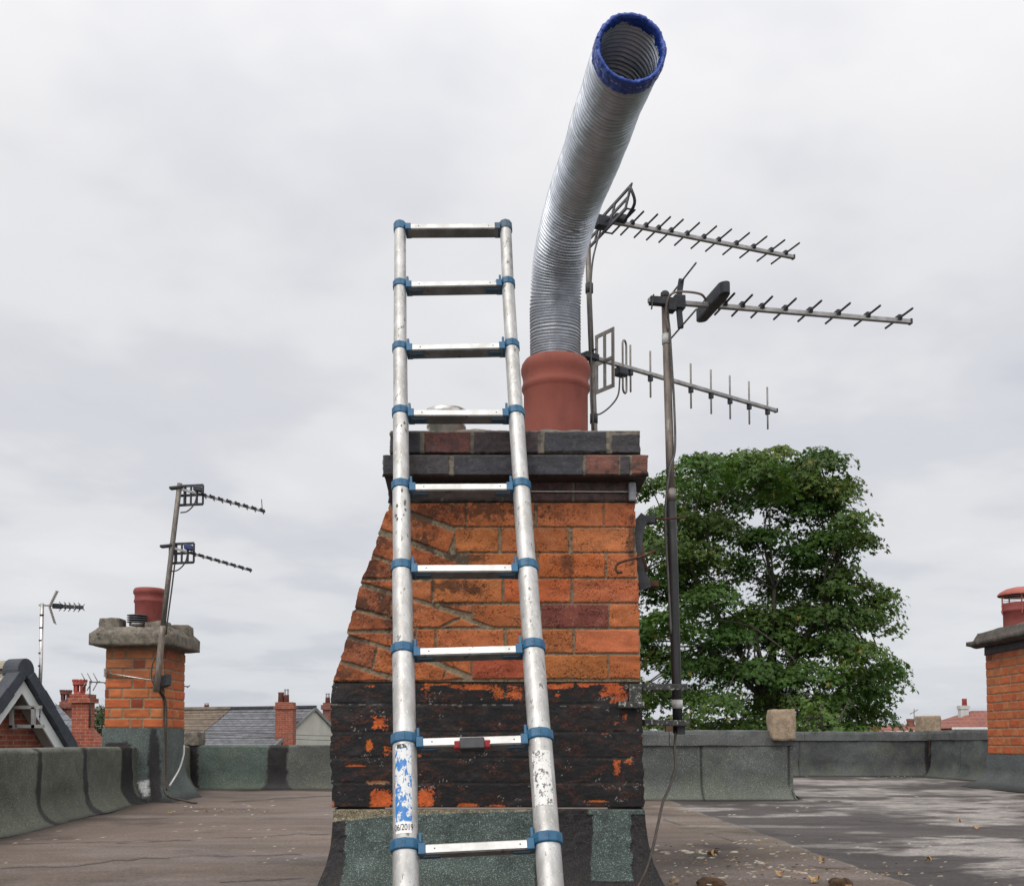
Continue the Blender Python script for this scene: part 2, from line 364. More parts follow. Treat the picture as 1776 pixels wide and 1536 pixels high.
# ================================================================ SETTING: ground and roof deck
g = MB().add([(-900, -60, -6.5), (900, -60, -6.5), (900, 1500, -6.5), (-900, 1500, -6.5)], [(0, 1, 2, 3)])
tag(g.build('ground', pm('street_ground', (.07, .075, .06), (.05, .07, .04), .05, .95, 0, 2, .2, .02)), kind='structure')
def deck():
    nr, nc = 520, 620
    y = 1 / np.linspace(1 / 1.6, 1 / 15.2, nr); y[0] = -7; y[1] = 1.2
    x = np.linspace(-1, 1, nc)
    Y = np.repeat(y[:, None], nc, 1)
    hw_l = np.minimum(3.6, .62 * y + .5); hw_r = np.minimum(6.3, .62 * y + .5); hw_l[0] = 3.3; hw_r[0] = 6.3; hw_l[1] = 2.6; hw_r[1] = 2.8
    X = np.where(x[None, :] < 0, x[None, :] * hw_l[:, None], x[None, :] * hw_r[:, None])
    px, py = proj(X, np.maximum(Y, 1.2), 0 * X)
    n1 = fbm(X * 1.1 + 3, Y * 1.1, 5, 5); n2 = fbm(X * 6, Y * 6, 4, 6); n3 = fbm(px / 60, py / 3.2, 4, 7)
    brown = np.array((.125, .094, .076)); grey = np.array((.060, .052, .049)); pale = np.array((.175, .145, .12))
    # grey sheet lies right of the diagonal lap
    lx = np.interp(py, [1384, 1400, 1425, 1480, 1536, 1600], [1150, 1190, 1260, 1420, 1600, 1800])
    right = sm(-6, 6, px - lx + (n2 - .5) * 20) * (px > 1000)
    col = brown[None, None] * (.62 + .8 * n1)[..., None]
    rcol = grey[None, None] * (.6 + .85 * n1)[..., None]
    tanm = sm(1140, 1200, px) * (1 - right) * .55 * sm(.2, .6, n1)
    col = col * (1 - right[..., None]) + rcol * right[..., None]
    col = col * (1 - tanm[..., None]) + np.array((.13, .105, .075)) * tanm[..., None]
    # streaks of worn mineral, purple-grey on the left sheet
    st = sm(.5, .72, fbm(X * .8, Y * 2.6, 5, 9)) * (1 - right) * .65
    col = col * (1 - st[..., None]) + np.array((.165, .135, .125)) * st[..., None]
    fs_ = fbm(X * 1.6 + 5, Y * 14, 5, 91); col = col * (.74 + .52 * fs_)[..., None]
    pat = np.zeros_like(px)
    for (cx, cy, rx, ry, k) in [(1530, 1355, 170, 6, 1), (1470, 1372, 130, 7, 2), (1680, 1372, 130, 5, 3), (1640, 1396, 250, 13, 4), (1720, 1416, 130, 12, 5),
                                (1380, 1412, 90, 4, 6), (1700, 1468, 170, 14, 7), (1770, 1496, 80, 20, 8), (1220, 1402, 70, 4, 9), (1500, 1443, 40, 3, 10), (1480, 1465, 150, 2.5, 11), (1320, 1432, 120, 2.5, 12)]:
        d = np.hypot((px - cx) / rx, (py - cy) / ry) + (n3 - .5) * 2.4
        pat = np.maximum(pat, (1 - sm(.45, 1.3, d)) * (1. if k < 10 else .5))
    pat = .85 * pat * (.55 + .45 * sm(.3, .6, n2))
    col = col * (1 - pat[..., None]) + np.array((.30, .275, .255)) * pat[..., None]
    # laps and cracks
    h = (n1 - .5) * .02 + (n2 - .5) * .004
    dark = np.zeros_like(px)
    def seam(pts, wpx, wob=3, dk=.8, lt=0.):
        nonlocal dark, h, col
        P = np.array(pts, float)
        yy = np.interp(px, P[:, 0], P[:, 1]) + (fbm(px / 50, px * 0 + P[0, 1], 3, 31) - .5) * 2 * wob
        m_ = (1 - sm(wpx * .4, wpx, np.abs(py - yy))) * (px > P[0, 0]) * (px < P[-1, 0]) * sm(.3, .5, fbm(px / 60, py / 20, 3, 71))
        dark = np.maximum(dark, m_ * dk); h -= m_ * .003
    seam([(0, 1505), (160, 1495), (330, 1483), (575, 1478)], 1.4); seam([(330, 1394), (450, 1386), (575, 1380)], 1.3, 1)
    seam([(200, 1464), (400, 1452), (575, 1446)], 1.1); seam([(380, 1527), (575, 1516)], 1.6); seam([(0, 1462), (300, 1458)], .9)
    seam([(1150, 1420), (1200, 1435), (1290, 1462)], 1.3); seam([(1400, 1500), (1560, 1510), (1776, 1500)], 1.2); seam([(1490, 1420), (1776, 1440)], 1.)
    seam([(1180, 1444), (1776, 1452)], .8)
    lap = (1 - sm(1.5, 4.5, np.abs(px - lx + (n2 - .5) * 8))) * (px > 1150) * sm(.35, .5, n3)
    col = col * (1 - .6 * lap[..., None]) + np.array((.22, .19, .165)) * .6 * lap[..., None]
    h += right * -.004
    dirt = sm(.56, .75, fbm(X * 3, Y * 3 + 9, 5, 55)) * .5 + .8 * (1 - sm(0, 1, np.hypot((px - 1230) / 150, (py - 1482) / 26) + (n2 - .5))) * (px > 1100)
    # moss and silt against the upstands
    wall = np.minimum(np.minimum(np.abs(X + 2.14 + .11 * Y), np.abs(X - 5.9)), 1e9)
    wall = np.where(X < .8, np.minimum(wall, np.abs(Y - 10.6)), wall); wall = np.where((X > .8) & (X < 2.5), np.minimum(wall, np.abs(Y - 8.85)), wall)
    wall = np.where(X > 2.4, np.minimum(wall, np.abs(Y - 14.7)), wall)
    silt = (1 - sm(.05, .35 + .3 * (n1 - .5), wall)) * .75
    dark = np.clip(np.maximum(dark, dirt * .8), 0, 1)
    col = col * (1 - dark[..., None]) + np.array((.022, .018, .015)) * dark[..., None]
    col = col * (1 - silt[..., None]) + np.array((.030, .024, .018)) * silt[..., None]
    # chips of white grit and droppings
    sp1 = (fbm(X * 60, Y * 30, 2, 100) > .86) * (fbm(X * 2, Y * 2, 2, 8) > .58)
    near = (np.hypot((px - 1260) / 170, (py - 1490) / 36) < 1) & (fbm(X * 30, Y * 14, 3, 130) > .745)
    sp1 = sp1 | near
    col = np.where(sp1[..., None], np.array((.42, .38, .30)), col); h = h + sp1 * .003
    V = np.stack([X, Y, h], -1).reshape(-1, 3)
    me = grid_mesh('roof_deck', V, nr, nc, col.reshape(-1, 3), (.62 + .3 * n2).reshape(-1))
    tag(link('roof_deck', me, m_deckfelt, None, loc=(0, 0, 0)), kind='structure')
deck()
# ================================================================ PARAPET WALLS wrapped in mineral felt
FELT = np.array((.074, .082, .074)); FELTB = np.array((.07, .08, .078)); BIT = np.array((.014, .013, .013))
def felt_wall(t, name, a, b, h, nrm, strips, base=FELT, flare=.13, thick=.34, res=.018, seams=(), seed=1, coping=None, tint=None, endflare=False):
    """a,b: (x,y) along the inner face base line; nrm: unit (x,y) pointing to the roof"""
    a, b, nrm = Vector((*a, 0)), Vector((*b, 0)), Vector((*nrm, 0)); ln = (b - a).length; d = (b - a) / ln
    prof = [(flare, 0.)] + [(flare * (1 - math.sin(k / 8 * math.pi / 2)) + .0, .17 * (1 - math.cos(k / 8 * math.pi / 2)) + .004) for k in range(1, 9)]
    prof += [(0, z) for z in np.linspace(.18, h - .035, int((h - .21) / res) + 2)]
    prof += [(-.03 * (1 - math.cos(q)), h - .03 + .03 * math.sin(q)) for q in np.linspace(0, math.pi / 2, 6)]
    prof += [(-x, h) for x in np.linspace(.05, thick - .03, 8)] + [(-thick, h - .03), (-thick, h - .3), (-thick, -6.5)]
    pr = np.array(prof); nr = len(pr); nc = int(ln / res) + 1
    s = np.linspace(0, ln, nc); S = np.repeat(s[None, :], nr, 0); O = np.repeat(pr[:, :1], nc, 1); Z = np.repeat(pr[:, 1:], nc, 1)
    arc = np.cumsum(np.r_[0, np.hypot(*np.diff(pr, axis=0).T)]); A = np.repeat(arc[:, None], nc, 1); A = np.minimum(A, 2)
    n1 = fbm(S * 2.5, A * 2.5, 5, seed); n2 = fbm(S * 11, A * 11, 4, seed + 3)
    O = O + ((n1 - .5) * .035 + (n2 - .5) * .014 + .012 * np.sin(S * 5 + 3 * n1) * (1 - sm(0, .4, Z))) * (Z > -.3) * (Z < h - .02)
    if endflare: O = O + .10 * np.exp(-((ln - S) / .15) ** 2) * 0
    col = base[None, None] * (.62 + .8 * n1)[..., None] * (.8 + .4 * n2)[..., None]
    if tint:
        for (s0, s1, c) in tint: 
            m_ = ((S > s0) & (S < s1))[..., None]; col = np.where(m_, np.array(c) * (.7 + .6 * n1)[..., None], col)
    mossy = sm(.55, .8, fbm(S * 5, A * 5, 4, seed + 9) + .25 * (1 - sm(0, .25, Z)))
    col = col * (1 - .35 * mossy[..., None]) + np.array((.10, .108, .075)) * .35 * mossy[..., None]
    bit = np.zeros_like(S)
    for (s0, w_, wb) in strips:
        c = s0 + (fbm(A * 4 + s0 * 9, A * 0, 3, seed + 20) - .5) * wb * 2
        e = w_ + (fbm(A * 22 + s0, A * 0, 3, seed + 40) - .5) * .03 + .5 * w_ * (1 - sm(0, .06, Z))
        bit = np.maximum(bit, 1 - sm(e - .006, e + .006, np.abs(S - c)))
    edge = 1 - sm(0, .03 + .03 * n2, A)
    bit = np.maximum(bit, edge * .8)
    col = col * (1 - bit[..., None]) + BIT * (.7 + .8 * n2)[..., None] * bit[..., None]
    O = O + bit * .004
    for (s0, sl) in seams:
        q = 1 - sm(.004, .012, np.abs(S - s0 - sl * Z - (n1 - .5) * .03)); col = col * (1 - .75 * q[..., None]); O = O - q * .004 + .004 * (S > s0 + sl * Z)
    V = np.stack([a.x + d.x * S + nrm.x * O, a.y + d.y * S + nrm.y * O, Z], -1).reshape(-1, 3)
    # orientation: make faces point towards the roof
    if (d.cross(Vector((0, 0, 1)))).dot(nrm) < 0:
        V = V.reshape(nr, nc, 3)[:, ::-1].reshape(-1, 3); col = col[:, ::-1]; bit = bit[:, ::-1]
    me = grid_mesh('upstand', V, nr, nc, col.reshape(-1, 3), (.95 - .35 * bit).reshape(-1))
    o = link('felt_upstand', me, m_felt, t)
    if coping:
        m_ = MB(); cs = [0] + list(coping) + [ln]
        for i in range(len(cs) - 1):
            p = a + d * (cs[i] + .002) ; q = a + d * (cs[i + 1] - .004)
            nn = int((q - p).length / .05) + 2
            prf = [(.016, h - .115), (.022, h - .11), (.022, h - .02), (.012, h + .012), (-.02, h + .022), (-thick - .01, h + .022), (-thick - .01, h - .12)]
            vs_ = []
            for k in range(nn):
                c = p + (q - p) * k / (nn - 1)
                for j, (oo, zz) in enumerate(prf):
                    jj = (vn(np.array([c.x * 7 + c.y * 7 + j * 5.]), np.array([seed * 1.]), 3)[0] - .5) * .010
                    vs_.append(c + nrm * (oo + jj * (j < 4)) + Vector((0, 0, zz + jj * .6)))
            np_ = len(prf)
            fs = [(k * np_ + j, (k + 1) * np_ + j, (k + 1) * np_ + j + 1, k * np_ + j + 1) for k in range(nn - 1) for j in range(np_ - 1)]
            m_.add(vs_, fs + [tuple(range(np_)), tuple((nn - 1) * np_ + j for j in reversed(range(np_)))])
        m_.build('coping_felt', m_cope, t)
    return o
m_cope = pm('coping_felt', (.060, .064, .062), (.095, .10, .096), 5, .93, 0, 90, .9, .004, spot=((.17, .175, .165), 80, .585))
t = thing('parapet_wall', 'green felt parapet wall with dark bitumen strips at the left edge', 'parapet wall', (-3.0, 5, 0))
felt_wall(t, 'left', (-2.426, 2.2), (-3.368, 10.76), .457, (.994, .109), [(4.05, .045, .05), (5.0, .05, .05), (6.10, .16, .03)], seed=2, base=np.array((.088, .092, .076)))
t = thing('parapet_wall', 'green felt parapet wall between the left chimney stack and the black painted brickwork', 'parapet wall', (-2, 10.7, 0))
felt_wall(t, 'far', (-4.0, 10.75), (.9, 10.75), .462, (0, -1), [(.68, .05, .02), (1.55, .11, .02)], seed=5, flare=.06, tint=[(-1, .64, (.085, .09, .08)), (.74, 1.50, (.066, .086, .076)), (1.6, 9, (.088, .092, .082))])
t = thing('parapet_wall', 'nearest grey felt parapet with a stub block at its right end, in front of the tree', 'parapet wall', (1.2, 8.9, 0))
felt_wall(t, 'near', (.5, 8.9), (2.43, 8.9), .575, (0, -1), [], seed=8, seams=[(1.13, .03), (1.9, 0)], base=np.array((.082, .088, .082)), coping=[.86])
felt_wall(t, 'return', (2.41, 8.95), (2.41, 14.75), .575, (1, 0), [], seed=9, base=np.array((.074, .079, .077)), flare=.10)
t = thing('parapet_wall', 'far grey felt parapet behind the pale roof patches, right of the tree', 'parapet wall', (4, 14.8, 0))
felt_wall(t, 'far_right', (2.41, 14.8), (6.0, 14.8), .62, (0, -1), [(3.56, .03, .01)], seed=11, seams=[(1.72, .02)], base=np.array((.066, .070, .070)), coping=[1.8], flare=.08)
t = thing('parapet_wall', 'grey felt parapet running towards the right chimney stack', 'parapet wall', (6.0, 12, 0))
felt_wall(t, 'right', (6.0, 14.78), (6.0, 9.2), .63, (-1, 0), [(.03, .03, .01)], seed=13, seams=[(1.0, .1), (2.2, .2)], base=np.array((.068, .074, .074)), coping=[.9, 2.4], flare=.14)
def rough_block(name, a, b, mat_, label, cat, seed=0):
    """weathered cast block"""
    import bmesh
    bm = bmesh.new(); a, b = Vector(a), Vector(b); c = (a + b) / 2; h = (b - a) / 2
    bmesh.ops.create_cube(bm, size=2)
    bmesh.ops.scale(bm, vec=h, verts=bm.verts)
    bmesh.ops.subdivide_edges(bm, edges=bm.edges, cuts=9, use_grid_fill=True)
    bmesh.ops.smooth_vert(bm, verts=bm.verts, factor=.25, use_axis_x=True, use_axis_y=True, use_axis_z=True)
    rr = random.Random(seed)
    from mathutils import noise as mn
    for v in bm.verts:
        n = mn.noise_vector(v.co * 9 + Vector((seed * 3.1, 0, 0))) * .012 + mn.noise_vector(v.co * 28) * .005
        v.co += n
    for f in bm.faces: f.smooth = True
    me = bpy.data.meshes.new(name); bm.to_mesh(me); bm.free(); me.transform(Matrix.Translation(c))
    return me, c
def block_thing(name, a, b, mat_, label, cat, seed):
    me, c = rough_block(name, a, b, mat_, label, cat, seed)
    o = link(name, me, mat_, None, loc=(c.x, c.y, min(a[2], b[2]))); tag(o, label, cat); return o
p = at(1338, 1283, 8.86); q = at(1378, 1230, 8.86)
block_thing('concrete_block', (p.x, 8.82, p.z), (q.x, 9.03, q.z), m_conc2, 'pebbly tan concrete block standing on the parapet end before the tree', 'block', 1)
p = at(1594, 1266, 14.9); q = at(1627, 1241, 14.9)
block_thing('concrete_block', (p.x, 14.8, .63), (q.x, 15.06, q.z), m_conc2, 'squat mossy concrete block on the far parapet corner before red roofs', 'block', 2)
p = at(318, 1293, 10.7); q = at(344, 1269, 10.7)
block_thing('concrete_block', (p.x - .1, 10.74, .455), (q.x, 10.97, q.z), m_conc, 'dark lichened block on the parapet just right of the left chimney stack', 'block', 3)
# ================================================================ MAIN CHIMNEY
chim = thing('chimney_stack', 'large orange brick chimney stack with black painted lower half, behind the ladder', 'chimney stack', (-.02, 3.9, 0))
YF = 3.40
def zx(a): return 560 + a / 2.8645
def zy(a): return 700 + a / 2.8645
def Pz(*pts): return [(zx(a), zy(b)) for a, b in pts]
def rect(x0, x1, y0, y1): return Pz((x0, y0), (x1, y0), (x1, y1), (x0, y1))
rows = [(494, 611), (620, 737), (746, 863), (873, 986), (998, 1110), (1124, 1237), (1250, 1364)]
BR = []
def rr_(row, x0, x1, c=None): y0, y1 = rows[row]; BR.append((rect(x0, x1, y0, y1), c))
for r_, x0, x1, c in [(0, 718, 1050, None), (0, 1066, 1391, None), (0, 1398, 1556, None), (1, 660, 870, None), (1, 888, 1219, None), (1, 1240, 1543, None),
                      (2, 725, 1060, None), (2, 1074, 1400, (.42, .115, .035)), (2, 1411, 1560, None), (3, 552, 888, None), (3, 903, 1228, (.40, .10, .034)), (3, 1245, 1569, None),
                      (4, 1086, 1416, (.17, .050, .036)), (4, 1424, 1574, None), (5, 467, 553, None), (5, 568, 899, None), (5, 916, 1240, None), (5, 1253, 1570, None),
                      (6, 744, 1000, (.32, .070, .033)), (6, 1006, 1412, None), (6, 1422, 1576, None), (5, 352, 456, None)]: rr_(r_, x0, x1, c)
DK = (.33, .095, .035)
BR += [(Pz((350, 497), (710, 497), (710, 606), (655, 610)), DK), (Pz((330, 510), (655, 642), (622, 740), (303, 618)), (.36, .11, .04)),
       (Pz((296, 645), (560, 752), (725, 808), (725, 860), (565, 860), (247, 742)), DK), (Pz((240, 758), (340, 798), (340, 866), (208, 864)), (.26, .08, .035)), (Pz((348, 800), (540, 862), (348, 866)), None),
       (Pz((202, 882), (438, 882), (438, 955)), DK), (Pz((446, 882), (538, 882), (538, 986), (446, 960)), None), (Pz((187, 908), (340, 952), (322, 1050), (162, 1010)), (.24, .075, .033)),
       (Pz((350, 955), (445, 985), (445, 1112), (335, 1060)), None), (Pz((453, 985), (680, 1058), (575, 1108), (453, 1108)), None), (Pz((598, 1003), (738, 1003), (738, 1040)), None),
       (Pz((746, 1001), (1075, 1001), (1075, 1108), (850, 1108), (746, 1070)), None), (Pz((690, 1070), (780, 1105), (600, 1110)), None),
       (Pz((155, 1025), (345, 1078), (345, 1118), (126, 1126)), (.25, .075, .03)), (Pz((132, 1142), (342, 1142), (342, 1207)), DK),
       (Pz((112, 1162), (268, 1206), (241, 1312), (80, 1266)), (.27, .085, .038)), (Pz((276, 1214), (455, 1264), (610, 1322), (592, 1372), (455, 1376), (250, 1320)), None),
       (Pz((530, 1256), (736, 1252), (736, 1344)), None), (Pz((76, 1282), (335, 1372), (50, 1376)), DK), (Pz((617, 1328), (700, 1364), (600, 1370)), DK)]
def edge_x(y): return np.interp(y, [480, 590, 715, 790, 875, 1125, 1385], [340, 300, 255, 230, 190, 127, 44])
BR = [([(zx(a_ - 16) if a_ < edge_x(b_) + 22 else zx(a_), zy(b_)) for a_, b_ in [((p_[0] - 560) * 2.8645, (p_[1] - 700) * 2.8645) for p_ in poly]], c) for poly, c in BR]
def fn_orange(px, py, X, Z):
    h, col, best = paint_bricks(px, py, BR, 1, 2.0, seed=3, grow=.9)
    soot = np.zeros_like(px)
    Bz = lambda x, y, rx, ry, s, rag=.6: blob(px, py, zx(x), zy(y), rx / 2.8645, ry / 2.8645, s, rag)
    for a in [(1215, 800, 45, 70, 1), (690, 770, 130, 45, 2, .9), (300, 990, 40, 90, 3), (240, 810, 60, 120, 4, 1.), (480, 560, 170, 60, 5, 1.1), (640, 900, 110, 40, 6, 1.), (330, 1090, 30, 120, 7, .8),
              (140, 1180, 60, 50, 8, 1.), (750, 920, 50, 50, 9, .9), (1530, 700, 30, 180, 10, .8), (280, 700, 60, 60, 11, 1.), (190, 1000, 60, 60, 12, 1.), (620, 1000, 60, 20, 13, 1.), (800, 530, 300, 40, 14, 1.3), (100, 1340, 60, 40, 15, 1.1), (500, 700, 60, 60, 18, 1.2)]:
        soot = np.maximum(soot, Bz(*a) * .85)
    soot = np.maximum(soot, sm(.50, .78, fbm(px / 50, py / 25, 4, 200)) * .55 * (1 - sm(640, 900, px)) + 0 * px)
    # grime collects in the joints, creases and pits of the upper left bricks
    grim = np.clip((1 - sm(620, 860, px)) * .8 + (1 - sm(870, 980, py)) * .5 + .12, 0, 1)
    soot = np.maximum(soot, grim * .75 * sm(.46, .62, fbm(px / 4.5, py / 4.5, 4, 210)) * sm(.35, .6, fbm(px / 22, py / 12, 3, 211)))
    pits = sm(.72, .76, vn(px / 1.9, py / 1.9, 301)) * sm(.4, .6, fbm(px / 30, py / 30, 2, 8))
    col = col * (1 - .5 * pits[..., None]); h = h - pits * .0015
    col = col * (1 - .85 * soot[..., None]) + np.array((.034, .020, .015)) * .85 * soot[..., None]
    wh = sm(.80, .82, vn(px / 1.7, py / 1.7, 505)) * (vn(px / 14, py / 14, 6) > .5)
    col = col * (1 - .25 * wh[..., None]) + np.array((.45, .35, .25)) * .25 * wh[..., None]
    return h, col, .9
def fx(pts):
    P = sorted((at(a, b, YF) for a, b in pts), key=lambda q: q.z); zz = [q.z for q in P]; xx = [q.x for q in P]
    return lambda z: np.interp(z, zz, xx)
def wobf(f, amp, seed): return lambda z: f(z) + (fbm(z * 40, z * 0, 3, seed) - .5) * amp * 2
zb0 = at(900, 1183, YF).z; zt0 = at(900, 871, YF).z
def courses_bulge(z, seed, c=.0835, amp=.004):   # every course juts a little differently
    k = np.floor((z - .02) / c); return (hsh(k, k * 0, seed) - .5) * 2 * amp - .004 * (np.abs(((z - .02) / c) % 1 - .5) > .44)
xl0 = fx([(679, 868), (664, 905), (649, 948), (640, 975), (626, 1005), (604, 1092), (575, 1183)])
xr0 = fx([(1103, 868), (1104, 950), (1110, 1005), (1111, 1183)])
xlo = lambda z: wobf(xl0, .004, 5)(z) - courses_bulge(z, 3); xro = lambda z: wobf(xr0, .003, 6)(z) + courses_bulge(z, 9)
def side_prism(z0, z1, xl, xr, Y0, Y1, n=10):
    zs = np.linspace(z0, z1, n); ev = []; ef = []
    for z in zs:
        a = float(xl(np.array([z]))[0]); b = float(xr(np.array([z]))[0])
        ev += [(a, Y0, z), (b, Y0, z), (b, Y1, z), (a, Y1, z)]
    for i in range(n - 1):
        for k in range(4): ef.append((i * 4 + k, i * 4 + (k + 1) % 4, (i + 1) * 4 + (k + 1) % 4, (i + 1) * 4 + k))
    ef += [(3, 2, 1, 0), ((n - 1) * 4, (n - 1) * 4 + 1, (n - 1) * 4 + 2, (n - 1) * 4 + 3)]
    return ev, ef
YB = 4.75
panel_xz('brickwork', zb0, zt0, xlo, xro, YF, .0022, fn_orange, [m_face, m_sidebrick], chim, extra=side_prism(zb0, zt0, lambda z: xl0(z) + .004, lambda z: xr0(z) - .004, YF + .018, YB))
# ---- black painted courses
def qx(a): return 540 + a / 2.775
def qy(a): return 1150 + a / 2.775
BB = []
brow = [(88, 190), (202, 325), (336, 450), (462, 570), (581, 690)]
joint = [[95, 270, 590, 930, 1270, 1590], [95, 430, 780, 1110, 1440, 1600], [95, 250, 590, 930, 1190, 1600], [95, 430, 760, 1110, 1440, 1600], [95, 265, 605, 950, 1290, 1602]]
for (y0, y1), js in zip(brow, joint):
    for a, b in zip(js[:-1], js[1:]): BB.append(([(qx(a + 5), qy(y0)), (qx(b - 5), qy(y0)), (qx(b - 5), qy(y1)), (qx(a + 5), qy(y1))], None))
patches = [(550, 140, 55, 45, .5), (700, 110, 60, 14, .9), (800, 112, 110, 20, .95), (900, 140, 45, 45, .8), (980, 140, 60, 50, .7), (1190, 110, 70, 18, 1), (1180, 155, 20, 14, .7), (1310, 105, 35, 16, .9),
           (1450, 130, 75, 50, .85), (1480, 165, 60, 35, .8), (330, 285, 50, 48, .8), (278, 395, 20, 38, 1.3), (362, 420, 36, 44, .6), (520, 442, 14, 16, .7), (213, 491, 52, 5, 1.6), (855, 498, 58, 24, .45), (318, 572, 72, 13, 1),
           (335, 655, 60, 52, 1.5), (552, 645, 50, 58, 1.1), (750, 683, 62, 14, 1.1), (890, 683, 60, 9, .8), (1375, 662, 75, 8, .9), (1470, 495, 22, 48, .9), (1530, 468, 36, 26, .7), (1508, 262, 18, 34, .7), (1465, 288, 22, 14, .6),
           (1405, 338, 60, 4, .6), (1465, 385, 36, 10, .4), (280, 108, 40, 12, .6), (105, 690, 8, 40, .8), (528, 545, 22, 40, .5), (600, 100, 120, 8, .8), (860, 520, 26, 30, .4), (1240, 100, 30, 20, .9), (1400, 95, 120, 10, .9)]
def fn_black(px, py, X, Z):
    h, col, best = paint_bricks(px, py, BB, 1, 2.6, seed=40, mdepth=.0016, grow=.8, base=np.array((.50, .115, .03)))
    bare = np.zeros_like(px)
    for k, (x, y, rx, ry, s) in enumerate(patches):
        d = (np.abs((px - qx(x)) / (rx / 2.775)) ** 4 + np.abs((py - qy(y)) / (ry / 2.775)) ** 4) ** .35
        bare = np.maximum(bare, s * (1.25 - d))
    n = fbm(px / 2.4, py / 2.0, 5, 61) * .75 + fbm(px / 10, py / 6, 4, 66) * .4
    m_ = sm(.0, .10, bare - (n - .22) * 1.7) * (bare > 0)
    fl = sm(.77, .79, fbm(px / 3, py / 3, 3, 88)) * .25
    blk = np.array((.0090, .0078, .0080)) * (.55 + .9 * fbm(px / 7, py / 7, 4, 63))[..., None]
    dusty = sm(.55, .8, fbm(px / 28, py / 16, 4, 67)); blk = blk * (1 + .9 * dusty[..., None]) + dusty[..., None] * np.array((.006, .0045, .004))
    thin = sm(.50, .66, fbm(px / 20, py / 9, 5, 167)) * sm(.42, .60, fbm(px / 3, py / 2, 4, 168)) * .33
    blk = blk * (1 - thin[..., None]) + col * .30 * thin[..., None]
    ora = col * np.array((1., 1., 1.)) * (.55 + .6 * fbm(px / 5, py / 5, 3, 64))[..., None]
    c = blk * (1 - m_[..., None]) + ora * m_[..., None]
    wh = sm(.80, .815, vn(px / 2.1, py / 2.1, 515)) * (vn(px / 17, py / 11, 16) > .82)
    c = c * (1 - .75 * wh[..., None]) + np.array((.26, .24, .22)) * .75 * wh[..., None]
    for (x0, y0, x1, y1) in [(95, 197, 1040, 200), (1190, 205, 1440, 212), (130, 360, 250, 357), (1460, 640, 1520, 565)]:
        L_ = math.hypot(x1 - x0, y1 - y0); tt = np.clip(((px - qx(x0)) * (x1 - x0) + (py - qy(y0)) * (y1 - y0)) / L_ ** 2 * 2.775, 0, 1)
        dd = np.hypot(px - qx(x0) - tt * (x1 - x0) / 2.775, py - qy(y0) - tt * (y1 - y0) / 2.775)
        w_ = (1 - sm(.4, 1.1, dd)) * sm(.5, .62, fbm(px / 6, py / 6, 3, 12)) * .7
        c = c * (1 - w_[..., None]) + np.array((.2, .19, .17)) * w_[..., None]
    h = h * .8 + (fbm(px / 3, py / 3, 4, 65) - .5) * .0014 - m_ * .0015
    rg = .62 + .3 * m_ + .15 * (fbm(px / 9, py / 9, 3, 3) - .5)
    return h, c, rg
zb1 = at(900, 1400, YF).z
xl1 = fx([(574, 1182), (573, 1260), (573, 1330), (576, 1420)]); xr1 = fx([(1113, 1182), (1114, 1260), (1117, 1330), (1117, 1420)])
xlb = lambda z: wobf(xl1, .005, 25)(z) - courses_bulge(z, 13, amp=.0015); xrb = lambda z: wobf(xr1, .005, 26)(z) + courses_bulge(z, 19, amp=.0015)
m_blackbrick = pm('black_painted_brick', (.014, .013, .013), (.026, .024, .024), 16, .7, 0, 70, .8, .005, spot=((.30, .08, .03), 9, .63))
panel_xz('painted_brickwork', zb1, zb0 - .001, xlb, xrb, YF - .003, .0022, fn_black, [m_face, m_blackbrick], chim, extra=side_prism(zb1, zb0 - .001, lambda z: xl1(z) + .004, lambda z: xr1(z) - .004, YF + .018, YB - .002))
# ---- oversailing engineering-brick courses
def cap_course(name, y_top, y_bot, pxl, pxr, Y, bricks, yb, seed, cols):
    """one oversailing course as heightfield front + box body"""
    pt = at(pxl, y_top, Y); pb = at(pxr, y_bot, Y); z1, z0 = pt.z, pb.z; xa, xb = pt.x, pb.x
    lst = [(Pz((a, y0), (b, y0), (b, y1), (a, y1)), c) for (a, b, y0, y1, c) in bricks]
    def fn(px, py, X, Z):
        h, col, best = paint_bricks(px, py, lst, 1, 2.0, seed=seed, mdepth=.006, mort=np.array((.17, .145, .11)), base=np.array((.050, .042, .044)))
        st = sm(.42, .7, fbm(px / 9, py / 9, 5, seed + 50)) * .6
        col = col * (1 - st[..., None]) + np.array((.020, .018, .019)) * st[..., None]
        lt = sm(.58, .8, fbm(px / 6, py / 6, 4, seed + 70)) * .45
        col = col * (1 - lt[..., None]) + np.array((.085, .075, .075)) * lt[..., None]
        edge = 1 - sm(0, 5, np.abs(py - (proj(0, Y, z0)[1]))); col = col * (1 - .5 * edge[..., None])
        return h, col, .62
    xlf = lambda z: xa + (fbm(z * 60, z * 0, 3, seed) - .5) * .008; xrf = lambda z: xb + (fbm(z * 60, z * 0, 3, seed + 4) - .5) * .008
    ev, ef = side_prism(z0, z1, lambda z: 0 * z + xa + .004, lambda z: 0 * z + xb - .004, Y + .012, yb, 2)
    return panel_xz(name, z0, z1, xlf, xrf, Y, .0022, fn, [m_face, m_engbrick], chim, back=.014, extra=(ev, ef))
m_engbrick = pm('engineering_brick', (.045, .034, .034), (.026, .022, .024), 12, .7, 0, 60, .6, .004, spot=((.12, .10, .09), 30, .66))
PUR = (.125, .045, .036); DBL = (.036, .036, .043); BRN = (.15, .058, .040)
